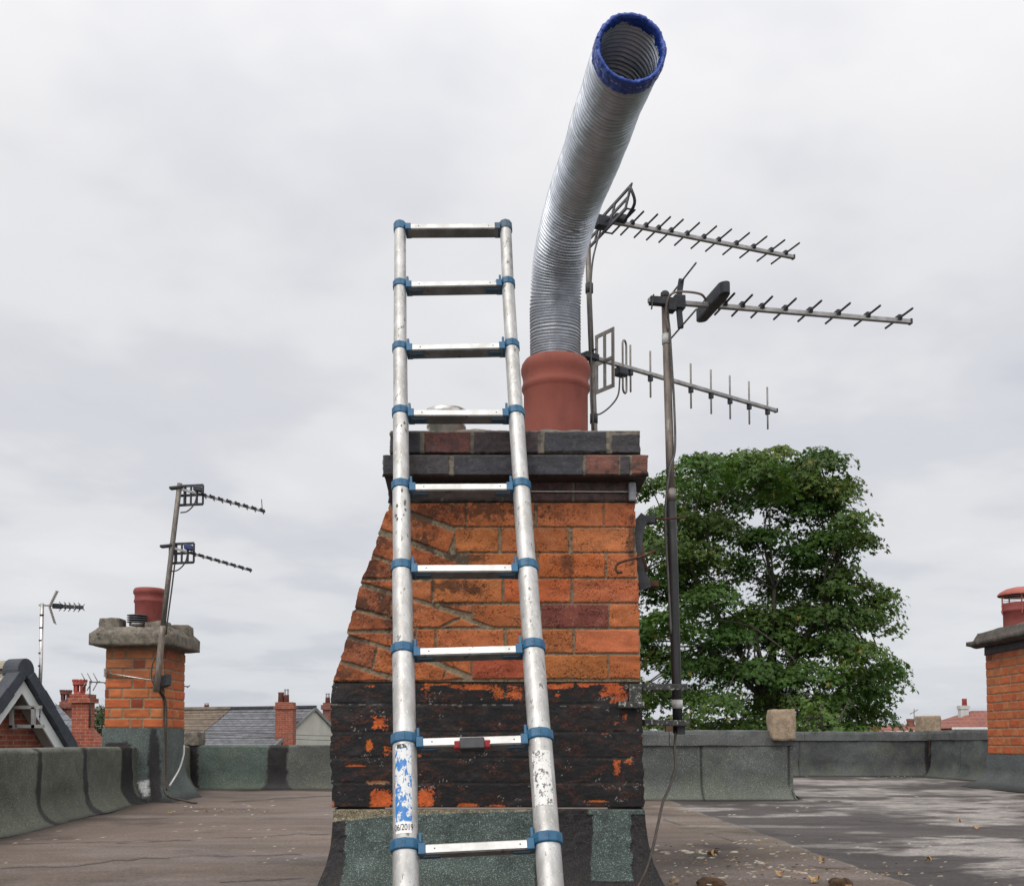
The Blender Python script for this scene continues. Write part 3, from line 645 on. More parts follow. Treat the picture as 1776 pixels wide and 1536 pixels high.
cap_course('cap_course', zy(131), zy(250), zx(332), zx(1579), 3.345,
           [(335, 484, 140, 248, DBL), (505, 733, 140, 248, PUR), (750, 1070, 138, 246, (.060, .040, .042)), (1099, 1408, 138, 244, DBL), (1434, 1576, 150, 248, (.045, .040, .044))], 4.80, 51, None)
cap_course('cap_course', zy(252), zy(358), zx(297), zx(1618), 3.31,
           [(300, 420, 254, 356, DBL), (432, 628, 254, 356, (.052, .045, .048)), (650, 960, 254, 360, DBL), (966, 1292, 254, 360, DBL), (1303, 1470, 254, 356, BRN), (1474, 1526, 256, 356, (.05, .04, .042)), (1534, 1615, 254, 352, BRN)], 4.84, 57, None)
cap_course('cap_course', zy(360), zy(489), zx(322), zx(1556), 3.395,
           [(325, 400, 385, 484, DBL), (408, 588, 385, 484, DBL), (596, 888, 385, 484, (.05, .04, .04)), (898, 1028, 385, 484, DBL), (1038, 1240, 385, 484, (.085, .042, .038)), (1249, 1514, 385, 484, (.080, .045, .040)), (1520, 1553, 385, 484, (.06, .05, .05))], 4.77, 63, None)
# chamfered bracket of bricks under the cap's left end
a = at(667, 826, 3.33); b = at(682, 880, 3.38)
MB().prism([(a.x, 3.33, a.z), (a.x + .07, 3.33, a.z), (b.x + .03, 3.392, b.z), (b.x - .004, 3.392, b.z)], (0, 1.2, 0)).build('cap_corbel', m_engbrick, chim)
# mortar flaunching
def flaunch(parent, x0, x1, y0, y1, z, hgt, mat_, seed=0):
    nr = nc = 90
    u = np.linspace(0, 1, nc); v = np.linspace(0, 1, nr); U, V_ = np.meshgrid(u, v)
    e = np.minimum(np.minimum(U * (x1 - x0), (1 - U) * (x1 - x0)), np.minimum(V_ * (y1 - y0), (1 - V_) * (y1 - y0)))
    H = z + hgt * sm(0, .22, e) + (fbm(U * 14, V_ * 14, 4, seed) - .5) * .022 * sm(0, .03, e)
    me = grid_mesh('flaunching', np.stack([x0 + U * (x1 - x0), y0 + V_ * (y1 - y0), H], -1).reshape(-1, 3), nr, nc)
    return link('flaunching', me, mat_, parent)
ztop = at(0, zy(131), 3.345).z
flaunch(chim, at(zx(340), 1284, 3.345).x, at(zx(1570), 1284, 3.345).x, 3.352, 4.78, ztop - .008, .07, m_mortar, 4)
# lead wire and clip round the neck course
a = at(zx(1035), zy(435), 3.38); b = at(zx(1530), zy(437), 3.38); c = at(zx(560), zy(433), 3.385)
MB().tube([c, a, b, b + Vector((.02, .01, 0)), b + Vector((.035, .1, 0)), b + Vector((.035, 1.3, 0))], .0022, 8).build('wire', m_steel, chim)
a = at(zx(1519), zy(388), 3.37); b = at(zx(1556), zy(482), 3.37)
MB().box((a.x, 3.366, b.z), (b.x, 3.383, a.z)).build('lead_clip', pm('lead', (.26, .27, .28), (.18, .19, .2), 40, .6, .3, 60, .5, .002), chim, bevel=.005)
# ---- felt skirt
def skirt():
    z1 = at(0, 1403, 3.385).z; nr = 150; nc = 300
    zz = np.linspace(0.0, z1, nr); u = np.linspace(0, 1, nc)
    def e(z, pts): P = [(at(a, b, 3.36)) for a, b in pts]; P.sort(key=lambda q: q.z); return np.interp(z, [q.z for q in P], [q.x for q in P])
    xa = e(zz, [(574, 1410), (573, 1440), (571, 1470), (565, 1500), (554, 1530), (542, 1548)]); xb = e(zz, [(1120, 1395), (1123, 1430), (1127, 1462), (1134, 1495), (1148, 1526), (1162, 1548)])
    X = xa[:, None] + (xb - xa)[:, None] * u[None]; Z = np.repeat(zz[:, None], nc, 1)
    fl = .012 + .10 * (1 - Z / z1) ** 2.2
    px, py = proj(X, 3.37, Z); n1 = fbm(px / 30, py / 30, 4, 7); n2 = fbm(px / 6, py / 6, 4, 8)
    topy = np.interp(px, [572, 700, 920, 1075, 1120], [1424, 1412, 1405, 1398, 1396]) + (n2 - .5) * 5
    grn = ((px > 600 + (n2 - .5) * 14 - (py - 1430) * .02) & (px < 927)).astype(float)
    grn = np.maximum(grn, (px > 1026 + (n1 - .5) * 16) & (px < 1096 + (n1 - .5) * 14) & (py < 1524))
    lapc = (px > 1020) & (px < 1120) & (py < 1412); grn = np.maximum(grn, lapc)
    mort = sm(-1, 1, topy - py)
    col = np.array((.014, .0125, .0125)) * (.6 + .9 * n2)[..., None] * (1 - grn[..., None]) + np.array((.066, .084, .078)) * (.55 + .9 * n1)[..., None] * grn[..., None]
    brn = sm(1495, 1540, py) * .5 * sm(.4, .6, n1); col = col * (1 - brn[..., None]) + np.array((.03, .025, .02)) * brn[..., None]
    col = col * (1 - mort[..., None]) + np.array((.165, .14, .095)) * (.25 + 1.3 * n2)[..., None] * mort[..., None]
    Y = 3.385 - fl - (n1 - .5) * .012 - (n2 - .5) * .004 + mort * .006 - grn * .003
    Y[:, 0] = 3.45; Y[:, -1] = 3.45; Y[-1, :] = 3.41
    me = grid_mesh('f', np.stack([X, Y, Z], -1).reshape(-1, 3), nr, nc, col.reshape(-1, 3), (.6 + .35 * grn).reshape(-1))
    o = link('felt_skirt', me, attrmat('skirt_felt', 330, .95, .9, .0025, spk=((2.6, 2.7, 2.5), 240, .57)), chim)
    # side skirts
    for s_, xs_ in ((-1, xa), (1, xb)):
        m_ = MB(); ks = list(range(0, nr, 12)) + [nr - 1]; v = []
        for k in ks:
            ex_ = .15 * (1 - zz[k] / z1) ** 2.2
            v += [(float(xs_[k]), 3.44, float(zz[k])), (float(xs_[k]), YB + .05 + ex_, float(zz[k]))]
        q_ = [(2 * i, 2 * i + 2, 2 * i + 3, 2 * i + 1) for i in range(len(ks) - 1)]
        m_.add(v, q_ if s_ < 0 else [tuple(reversed(f_)) for f_ in q_]); m_.build('felt_skirt', m_blackbrick, chim)
skirt()
# ---- chimney pot, flue terminal
PY = 4.02
pc = at(964, 700, PY); zt = at(964, 627, PY).z; zb = ztop + .02
pot = thing('chimney_pot', 'plain terracotta chimney pot holding the silver corrugated duct', 'chimney pot', (pc.x, PY, zb))
k_ = zt - zb; s_ = PY / FPX
prof = [(56 * s_, 0), (56.5 * s_, k_ - .245), (56.5 * s_, k_ - .135), (58 * s_, k_ - .128), (60.2 * s_, k_ - .118), (60.2 * s_, k_ - .108), (58.6 * s_, k_ - .098), (57.8 * s_, k_ - .085), (59 * s_, k_ - .066),
        (61.2 * s_, k_ - .05), (61.6 * s_, k_ - .036), (60 * s_, k_ - .020), (55.5 * s_, k_ - .004), (51 * s_, k_), (47 * s_, k_ - .004), (46.5 * s_, k_ - .03), (48 * s_, k_ - .2)]
MB().lathe((pc.x, PY, zb), prof, 64, cap=False).build('pot_body', m_terra, pot)
pc2 = at(774, 740, 3.95); rr = 33 * 3.95 / FPX
flue = thing('flue_terminal', 'low stainless steel flue terminal on the main chimney top behind the ladder rung', 'flue terminal', (pc2.x, 3.95, ztop))
zt2 = at(774, 712, 3.95).z - ztop
MB().lathe((pc2.x, 3.95, ztop), [(rr * .92, 0), (rr * .92, zt2 - .075), (rr * 1.05, zt2 - .07), (rr * 1.05, zt2 - .062), (rr * .9, zt2 - .055), (rr * .9, zt2 - .035)], 40, cap=False).build('collar', m_steel, flue)
MB().lathe((pc2.x, 3.95, ztop), [(rr * .95, zt2 - .035), (rr * 1.1, zt2 - .03), (rr * 1.1, zt2 - .004), (rr * 1.0, zt2), (rr * .82, zt2 + .002), (rr * .8, zt2 - .03)], 40, cap=False).build('rim', m_steel, flue)
# ---- corrugated duct
def spline(pts, n):
    P = [Vector(p) for p in pts]; P = [2 * P[0] - P[1]] + P + [2 * P[-1] - P[-2]]; out = []
    segs = len(P) - 3
    for i in range(n):
        t_ = i / (n - 1) * segs; k = min(int(t_), segs - 1); f = t_ - k; a, b, c, d = P[k:k + 4]
        out.append(.5 * ((2 * b) + (-a + c) * f + (2 * a - 5 * b + 4 * c - d) * f * f + (-a + 3 * b - 3 * c + d) * f ** 3))
    return out
def resample(pts, n):
    P = np.array(pts); s = np.r_[0, np.cumsum(np.linalg.norm(np.diff(P, axis=0), axis=1))]
    q = np.linspace(0, s[-1], n); return np.stack([np.interp(q, s, P[:, k]) for k in range(3)], -1), s[-1]
def duct():
    ctl = [at(963, 660, 4.03), at(963, 590, 4.03), at(964, 510, 4.00), at(974, 430, 3.90), at(995, 350, 3.72), at(1022, 280, 3.50), at(1048, 205, 3.26), at(1072, 140, 3.08), at(1095, 84, 2.92)]
    pts = spline(ctl, 400); P, ln = resample(pts, 1700)
    RAD = .097; seg = 96
    n = len(P); T = np.gradient(P, axis=0); T /= np.linalg.norm(T, axis=1)[:, None]
    X = np.zeros_like(P); x = np.cross(T[0], [0, 1., 0]); x /= np.linalg.norm(x)
    for i in range(n):
        x = x - T[i] * x.dot(T[i]); x /= np.linalg.norm(x); X[i] = x
    Yv = np.cross(T, X)
    th = np.linspace(0, 2 * math.pi, seg + 1)
    s = np.linspace(0, ln, n)
    S, TH = np.meshgrid(s, th, indexing='ij')
    jit = (fbm(S * 18, S * 0, 3, 5) - .5) * .010
    pit_ = np.interp(s, [0, ln * .25, ln * .5, ln], [.0125, .0135, .0165, .0185]); ph0 = np.cumsum(np.r_[0, np.diff(s) / pit_[1:]])
    ph = ph0[:, None] + jit / .013 + TH / (2 * math.pi)
    f = ph % 1
    ridge = (.5 - .5 * np.cos(2 * math.pi * f)) ** 1.15
    rad = RAD + np.interp(s, [0, ln * .4, ln], [.0050, .0066, .0092])[:, None] * ridge - .0005 + (fbm(S * 7, np.cos(TH) * 2 + 3, 3, 7) - .5) * .006 + (fbm(S * 22, np.sin(TH) * 3 + 9, 3, 17) - .5) * .003
    kink = np.exp(-((S - ln * .44) / .05) ** 2) * np.maximum(0, np.cos(TH - 1.9)) ** 4; rad = rad - .006 * kink * vn(S * 90, TH * 6, 2)
    V = P[:, None, :] + X[:, None, :] * (np.cos(TH) * rad)[..., None] + Yv[:, None, :] * (np.sin(TH) * rad)[..., None]
    me = grid_mesh('d', V.reshape(-1, 3), n, seg + 1)
    d = thing('flexible_duct', 'silver corrugated flexible duct rising from the terracotta pot with a blue taped open end', 'duct', tuple(P[0]))
    link('corrugated_tube', me, m_duct, d)
    # blue tape cuff
    idx0 = int(n * (1 - .052 / ln)); ii = np.arange(idx0, n)
    prof = [(float(s[i] - s[-1]), RAD + .0104 + .0005 * math.sin(i)) for i in ii[::6]]
    prof += [(.003, RAD + .009), (.006, RAD + .004), (.005, RAD + .000), (0, RAD - .003)] + [(-q, RAD - .004) for q in np.linspace(.006, .05, 10)]
    pr = np.array(prof); th = np.linspace(0, 2 * math.pi, 161); A, TH = np.meshgrid(np.arange(len(pr)), th, indexing='ij')
    so = pr[:, 0][:, None] + 0 * TH; ro = pr[:, 1][:, None] + 0 * TH
    arc = np.cumsum(np.r_[0, np.hypot(*np.diff(pr, axis=0).T)])[:, None] + 0 * TH
    cr = fbm(arc * 55 + TH * 2.5, TH * 4.77 - arc * 25, 4, 3) + .5 * np.abs(fbm(TH * 9, arc * 40, 3, 8) - .5)
    ro = ro + (cr - .62) * .0055 + (.5 - np.abs(fbm(arc * 70 + TH * 6, TH * 9 - arc * 30, 3, 5) - .5) * 6) * .0022; so = so + (fbm(TH * 3.2, arc * 0, 3, 21) - .5) * .012
    ragged = (fbm(TH * 5, TH * 0, 4, 33) - .3) * .07; last = (A > len(pr) - 11)
    so = np.where(last, so * (.35 + np.clip(ragged * 14, 0, 1.2)), so)
    end, Te, Xe, Ye = P[-1], T[-1], X[-1], Yv[-1]
    C = np.where(so[..., None] < 0, 0, 1) * 0 + end[None, None, :] + Te[None, None, :] * so[..., None]
    V = C + Xe * (np.cos(TH) * ro)[..., None] + Ye * (np.sin(TH) * ro)[..., None]
    me = grid_mesh('t', V.reshape(-1, 3), len(pr), 161)
    o = link('blue_tape_cuff', me, m_tape, d)
    so_ = o.modifiers.new('s', 'SOLIDIFY'); so_.thickness = .0008
duct()
# ================================================================ LADDER
lad = thing('ladder', 'silver telescopic ladder with blue collars leaning on the brick chimney', 'ladder', (-.3, 2.6, 0))
LY = [397, 497, 606, 718, 846, 986, 1130, 1286, 1470]; LX = [694, 694, 694, 695, 696, 697.5, 699.5, 702, 703.5]
RY_ = [396, 494, 602, 718, 845, 985, 1124, 1279, 1458]; RX = [877, 881, 887.5, 895, 904, 914.5, 924.5, 936, 949.5]
LZ = [2.70 + .118 * (8 - i) for i in range(9)]
wid = [19, 21, 23, 25.5, 28.5, 32, 36, 40, 44]
lp = [at(x, y, z) for x, y, z in zip(LX, LY, LZ)]; rp = [at(x, y, z) for x, y, z in zip(RX, RY_, LZ)]
lp.append(lp[-1] + (lp[-1] - lp[-2]) * (lp[-1].z / (lp[-2].z - lp[-1].z))); rp.append(rp[-1] + (rp[-1] - rp[-2]) * (rp[-1].z / (rp[-2].z - rp[-1].z)))
def oct_collar(m_, c, ax, r, h, flat):
    ax = ax.normalized(); x = flat.normalized(); y = ax.cross(x); v = []
    for k in (-1, -.8, .8, 1):
        for j in range(10):
            a_ = 2 * math.pi * (j + .5) / 10; q = r * (.94 if abs(k) == 1 else 1)
            v.append(c + ax * h * k / 2 + (x * math.cos(a_) + y * math.sin(a_)) * q)
    fs = [(i * 10 + j, i * 10 + (j + 1) % 10, (i + 1) * 10 + (j + 1) % 10, (i + 1) * 10 + j) for i in range(3) for j in range(10)]
    m_.add(v, fs + [tuple(reversed(range(10))), tuple(range(30, 40))])
def stile_tube(c0, c1, r, name):
    n = 24; m_ = MB(); m_.tube([c0 + (c1 - c0) * k / n for k in range(n + 1)], r, 40); return m_.build(name, m_alu, lad)
for side, P in ((1, lp), (-1, rp)):
    for i in range(9):
        r_ = (wid[min(i + 1, 8)] if i < 8 else 45) / FPX * LZ[min(i + 1, 8)] / 2 * (1.0)
        stile_tube(P[i + 1], P[i], r_, 'stile_tube')
for i in range(9):
    a, b = lp[i], rp[i]; dx = (b - a).normalized(); up = (lp[0] - lp[8]).normalized()
    # rung: D-section, level top tilted like a tread (front face bright, underside shade painted in by a darker material)
    rl = (wid[i] / FPX * LZ[i] / 2)
    zc = up * -.011; fr = dx.cross(up).normalized(); fr = fr if fr.y < 0 else -fr
    hw, hh = .021, .0125
    m_ = MB(); sec = [(-hw, -hh), (-hw + .003, -hh - .002), (hw - .003, -hh - .002), (hw, -hh + .002), (hw, hh - .003), (hw - .004, hh), (-hw + .004, hh), (-hw, hh - .002)]
    p0 = a + dx * (rl + .010) + zc; p1 = b - dx * (rl + .010) + zc
    vs_ = [pp + fr * s0 + up * s1 for pp in (p0, p1) for s0, s1 in sec]
    n = len(sec); m_.add(vs_, [tuple(range(n)), tuple(reversed(range(n, 2 * n)))] + [(k, n + k, n + (k + 1) % n, (k + 1) % n) for k in range(n)])
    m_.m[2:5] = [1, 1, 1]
    ro = m_.build('rung', [m_alud, m_rungshade], lad)
    for f_ in (.12, .9):
        h_ = MB(); h_.tube([p0.lerp(p1, f_) + fr * (hw - .001), p0.lerp(p1, f_) + fr * (hw + .0006)], .0022, 10)
        h_.build('rivet_hole', m_black, ro)
    for side, c in ((1, a), (-1, b)):
        m_ = MB(); d_ = dx * side; top = (i == 0)
        oct_collar(m_, c + up * .003, up, rl * 1.20 + .0015, .030 if not top else .040, dx)
        # socket that takes the rung end, and the lug that stands above it
        e = c + d_ * (rl + .011) + zc
        m_.ob(e + up * .001, d_ * .010, fr * .0225, up * .0152)
        if not top: m_.ob(c + d_ * (rl + .006) + up * .022, d_ * .004, fr * .014, up * .014)
        co = m_.build('collar', m_blue if not (top and side < 0) else m_bluetop, lad, bevel=.0018)
        if not top:
            m2 = MB(); m2.ob(c + d_ * (rl + .036) + zc - up * (hh + .0035), d_ * .022, fr * .009, up * .0028)
            m2.build('release_button', m_bluetop, co, bevel=.001)
            m2 = MB(); q = c + up * .004 + fr * (rl * 1.20 + .001); ring = [q + dx * .004 * math.cos(t_) + up * .0045 * math.sin(t_) for t_ in np.linspace(0, 2 * math.pi, 13)]
            m2.tube(ring, .0006, 5, cap=False); m2.build('moulded_ring', m_bluetop, co)
# catch on the second lowest rung
a, b = lp[7], rp[7]; c = a.lerp(b, .5); up = (lp[0] - lp[8]).normalized(); fr = (b - a).normalized().cross(up).normalized(); fr = fr if fr.y < 0 else -fr; dx = (b - a).normalized(); hc = c - up * .020 + fr * .012
cat = MB().ob(hc, dx * .0335, fr * .016, up * .0165).build('catch_block', m_black, lad, bevel=.003)
for s_ in (-1, 1): MB().ob(hc + dx * s_ * .040 + Vector((0, 0, -.001)), dx * .0095, fr * .010, Vector((0, 0, .0105))).build('end_button', m_red, cat, bevel=.003)
# feet
for P in (lp, rp): MB().ob(P[9] + Vector((0, 0, .02)), (.036, 0, 0), (0, .04, 0), (0, 0, .022)).build('foot', m_black, lad, bevel=.005)
# labels on the two lowest visible tubes
def arc_label(P, i, f0, f1, rad, a0, a1, mat_, name, off=.0006):
    c0, c1 = P[i + 1], P[i]; ax = (c1 - c0).normalized(); fr_ = Vector((0, -1, 0)); fr_ = (fr_ - ax * fr_.dot(ax)).normalized(); x = fr_.cross(ax).normalized()
    if x.x < 0: x = -x
    nr, nc = 40, 16; V = []
    for j in range(nr):
        for k in range(nc):
            t_ = f0 + (f1 - f0) * j / (nr - 1); an = a0 + (a1 - a0) * k / (nc - 1)
            V.append(c0.lerp(c1, t_) + (fr_ * math.cos(an) + x * math.sin(an)) * (rad + off))
    return link(name, grid_mesh(name, np.array(V), nr, nc), mat_, lad), (c0, c1, ax, fr_, x)
def labelmat(name, base, scr, scale, th, rough=.45, sc2=None, stretch=(1, 1, .5)):
    m, t, p = newmat(name)
    n1 = noise(t, scale, 5, .7, stretch=stretch); n2 = noise(t, scale * .35, 3, .6, stretch=stretch)
    f = ramp(t, M(t, 'ADD', M(t, 'MULTIPLY', n1, .6), M(t, 'MULTIPLY', n2, .4)), [(th, 0.), (th + .02, 1.)])
    c = mix(t, f, base, scr)
    if sc2: c = mix(t, ramp(t, noise(t, scale * 1.7, 4, .7), [(.60, 0.), (.62, 1.)]), c, sc2)
    L(t, c, p.inputs['Base Color']); p.inputs['Roughness'].default_value = rough
    setbump(t, p, n1, .4, .0004); return m
r8 = wid[8] / FPX * LZ[8] / 2
lab_b = labelmat('scratched_blue_label', (.02, .155, .42), (.60, .60, .58), 80, .505, sc2=(.03, .14, .34))
lab_w = labelmat('worn_white_label', (.72, .71, .69), (.30, .29, .28), 150, .60)
lab_k = labelmat('worn_printed_label', (.66, .65, .62), (.13, .12, .12), 150, .53, stretch=(1, 1, .7), sc2=(.6, .58, .55))
arc_label(lp, 7, .20, .93, r8, -.75, .65, lab_b, 'blue_label')
arc_label(lp, 7, .895, .935, r8, -.55, .35, labelmat('black_label_head', (.02, .02, .025), (.55, .55, .53), 120, .52), 'label_head', .0010)
_, fr5 = arc_label(lp, 7, .10, .21, r8, -.72, .62, lab_w, 'date_label')
arc_label(rp, 7, .30, .83, r8, -.85, .75, lab_k, 'printed_label')
def bent_text(txt, frame, t0, size, rad, a0, mat_, parent, name):
    cu = bpy.data.curves.new(name, 'FONT'); cu.body = txt; cu.size = size; cu.align_x = 'CENTER'; cu.align_y = 'CENTER'; cu.space_character = .95
    tmp = bpy.data.objects.new(name, cu); sc.collection.objects.link(tmp)
    dg = bpy.context.evaluated_depsgraph_get(); me = bpy.data.meshes.new_from_object(tmp.evaluated_get(dg)); bpy.data.objects.remove(tmp)
    c0, c1, ax, fr_, x = frame; o_ = c0.lerp(c1, t0)
    for v in me.vertices:
        an = a0 + v.co.x / rad; y = v.co.y * 1.5
        v.co = o_ + ax * y + (fr_ * math.cos(an) + x * math.sin(an)) * (rad + .0016)
    return link(name, me, mat_, parent)
bent_text('06/2019', fr5, .152, .0165, r8, -.03, m_black, lad, 'date_print')
bent_text('LADDER', fr5, .916, .010, r8, -.1, m_white, lad, 'head_print') if False else None
# smears of dried dirt on the left stile
m_smear = pm('dried_dirt', (.10, .09, .08), (.16, .15, .13), 90, .9, 0, 90, .4, .001)
for (px_, py_, w_, h_) in [(699, 860, 4, 7), (690, 886, 5, 6), (704, 882, 5, 10), (688, 903, 6, 6), (705, 893, 4, 5), (691, 909, 4.5, 4), (690, 924 - 14, 3, 4), (703, 742, 4, 6), (698, 748, 3, 4), (702, 903, 3, 3)]:
    k = 4 if py_ > 846 else 3; f = (py_ - LY[k]) / (LY[k + 1] - LY[k]); c0, c1 = lp[k], lp[k + 1]
    r_ = wid[k + 1] / FPX * LZ[k + 1] / 2 + .0005; cx_ = LX[k] + f * (LX[k + 1] - LX[k]); an = math.asin(max(-.9, min(.9, (px_ - cx_) / FPX * LZ[k] / r_)))
    ax = (c0 - c1).normalized(); fr_ = Vector((0, -1, 0)); fr_ = (fr_ - ax * fr_.dot(ax)).normalized(); x = fr_.cross(ax); x = x if x.x > 0 else -x
    V = []; n = 16
    for q in range(n):
        t_ = 2 * math.pi * q / n; j = 1 + .45 * (rnd.random() - .5); aa = an + math.cos(t_) * w_ / 2 * j / FPX * LZ[k] / r_
        V.append(c0.lerp(c1, f) - ax * math.sin(t_) * h_ / 1.6 * j / FPX * LZ[k] + (fr_ * math.cos(aa) + x * math.sin(aa)) * r_)
    MB().add(V, [tuple(range(n))]).build('dirt_smear', m_smear, lad)
# ================================================================ MASTS AND AERIALS BY THE MAIN CHIMNEY
def perp(b, z=0):
    return Vector((-b.y, b.x, 0)).normalized()
mA0 = at(1031, 752, 4.22); mA1 = at(1019, 372, 4.22)
mastA = thing('aerial_mast', 'slim weathered mast behind the duct carrying two aerials', 'mast', (mA0.x, 4.22, ztop))
MB().tube([Vector((mA0.x + .004, 4.22, ztop)), mA0, at(1026, 620, 4.22)], .0135, 14).build('lower_pole', m_galv, mastA)
MB().tube([at(1026, 620, 4.22), at(1021, 490, 4.22), mA1], .0115, 14).build('upper_pole', m_galv, mastA)
for y_ in (500, 726): MB().tube([at(1022 if y_ < 600 else 1030, y_ + 8, 4.22), at(1022 if y_ < 600 else 1030, y_ - 8, 4.22)], .0165, 14).build('joint_sleeve', m_iron, mastA)
MB().tube(spline([at(1042, 398, 4.2), at(1034, 425, 4.19), at(1027, 460, 4.19), at(1024, 520, 4.19), at(1025, 620, 4.19), at(1029, 745, 4.19)], 40), .004, 8).build('cable', m_cable, mastA)
# top aerial : horizontal elements
def yagi(name, label, p, q, elems, L_, kind, er=.004, boom=.011, base=None, mat_e=None, grp='television aerials'):
    t = thing(name, label, 'aerial', tuple(base or p), grp)
    p, q = Vector(p), Vector(q); d = (q - p).normalized(); side = perp(d) if kind == 'h' else Vector((0, 0, 1))
    if kind == 'h' and side.y > 0: side = -side
    MB().bar(p, q, boom * 1.5, boom * 1.5).build('boom', m_boom, t, bevel=.002)
    MB().ob(q, d * .004, perp(d) * boom * .85, Vector((0, 0, boom * .85))).build('end_cap', m_aplast, t)
    for e in elems:
        f, l = e if isinstance(e, tuple) else (e, L_)
        c = p.lerp(q, f) + (Vector((0, 0, boom * .8)) if kind == 'h' else Vector((0, 0, 0)))
        o = MB().tube([c - side * l / 2, c - side * (l / 2 - .002), c + side * (l / 2 - .002), c + side * l / 2], [er * .7, er, er, er * .7], 10).build('director', mat_e or m_elem, t)
        k = MB()
        k.ob(c + (Vector((0, 0, .001)) if kind == 'h' else -side * .018), d * .008, side * .014, side.cross(d) * .010).build('element_clip', m_aplast, o, bevel=.002)
    return t, d, side
p1 = at(1050, 382, 4.2); p2 = at(1376, 446, 4.2); p2 = at(1376, 446, 4.2 * (p1.z - EYE) / (p2.z - EYE))
xs1 = [(315, 0), (384, 0), (447, 0), (510, 0), (590, 0), (674, 0), (748, 0), (836, 0), (922, 0), (1010, 0), (1082, 0)]
def frac(px_, p, q):   # fraction along the boom seen at photo column px_
    k = (px_ - CX) / FPX; # X = k*depth approx (depth ~ Y)
    a_ = p.x - k * p.y; b_ = q.x - k * q.y; return a_ / (a_ - b_)
tA, dA, sA = yagi('tv_aerial', 'topmost aerial with short diagonal rods reaching right from behind the duct', p1, p2, [frac(990 + x / 2.819, p1, p2) for x, _ in xs1], .215, 'h', .0042)
# its curved reflector frames and loop dipole
def frame_panel(c, u, v, hu, hv, t_, bars=3, dep=.004, cross=False):
    m_ = MB(); c, u, v = Vector(c), Vector(u).normalized(), Vector(v).normalized()
    for s_ in (-1, 1):
        m_.bar(c + v * s_ * hv - u * (hu + t_ / 2), c + v * s_ * hv + u * (hu + t_ / 2), t_, dep, u.cross(v)); 
    for k in range(bars):
        s_ = -1 + 2 * k / (bars - 1); m_.bar(c + u * s_ * hu - v * (hv - t_ / 2), c + u * s_ * hu + v * (hv - t_ / 2), t_, dep * .9, u.cross(v))
    if cross: m_.bar(c - u * (hu - t_ / 2), c + u * (hu - t_ / 2), t_, dep * .8, u.cross(v))
    return m_
c = at(1049, 386, 4.2)
upv = (Vector((0, 0, 1)) + dA * .25).normalized()
fp = frame_panel(c, sA, upv, .215, .052, .017, 4, .006, True)
fp.tube(spline([c + sA * .20 + upv * .052, c + sA * .235 + upv * .02, c + sA * .225 - upv * .03 + dA * .03, c + sA * .15 - upv * .07 + dA * .03], 16), .0065, 6)
fp.build('reflector', m_aplast, tA)
cd = at(1074, 388, 4.22)
m_ = MB(); U, V_ = sA, Vector((0, 0, 1))
frame_panel(cd + Vector((0, 0, .01)), U, dA, .105, .018, .008, 2).build('loop_dipole', m_aplast, tA)
MB().ob(cd + Vector((0, 0, .018)), dA * .028, sA * .028, Vector((0, 0, .016))).build('junction_box', m_aplast, tA, bevel=.008)
MB().ob(at(1044, 386, 4.2), dA * .03, sA * .022, Vector((0, 0, .024))).build('mast_clamp', m_aplast, tA, bevel=.004)
# lower aerial : vertical rods
p1 = at(1018, 617, 4.2); p2 = at(1346, 712, 4.2); p2 = at(1346, 712, 4.2 * (p1.z - EYE) / (p2.z - EYE))
fr3 = [frac(990 + x / 2.819, p1, p2) for x in (303, 402, 505, 603, 703, 797, 892, 983)]
tB, dB, sB = yagi('tv_aerial', 'lower aerial with upright rods on a boom right of the terracotta pot', p1, p2, fr3, .208, 'v', .0044, mat_e=m_rod)
def on(px_, p, q): return p.lerp(q, frac(px_, p, q))
c = on(1052, p1, p2); side = perp(dB)
frame_panel(c, side, (0, 0, 1), .052, .120, .016, 3, .005, True).build('reflector', m_rod, tB)
fd = on(1087, p1, p2); pts = []
for k in range(33):
    a_ = 2 * math.pi * k / 32; pts.append(fd + (side * .006 + dB * .016) * math.cos(a_) + Vector((0, 0, 1)) * (.112 * (1 if math.sin(a_) > 0 else -1) if False else 0) + Vector((0, 0, .020 * math.sin(a_) + (.095 if math.sin(a_) >= 0 else -.095))))
MB().tube(pts + pts[:1], .0046, 8, cap=False).build('folded_dipole', m_rod, tB)
MB().ob(fd - dB * .02 - Vector((0, 0, .028)), dB * .026, side * .022, Vector((0, 0, .020))).build('junction_box', m_aplast, tB, bevel=.009)
MB().tube(spline([at(1075, 655, 4.25), at(1072, 685, 4.25), at(1058, 705, 4.25), at(1040, 718, 4.24), at(1031, 716, 4.23)], 24), .0035, 8).build('cable', m_cable, tB)
mc = on(1026, p1, p2)
m_ = MB().ob(mc, dB * .035, side * .02, Vector((0, 0, .012))); m_.tube([mc - side * .04 + Vector((0, 0, .02)), mc + side * .06 + Vector((0, 0, .03))], .004, 8); m_.build('mast_clamp', m_iron, tB, bevel=.002)
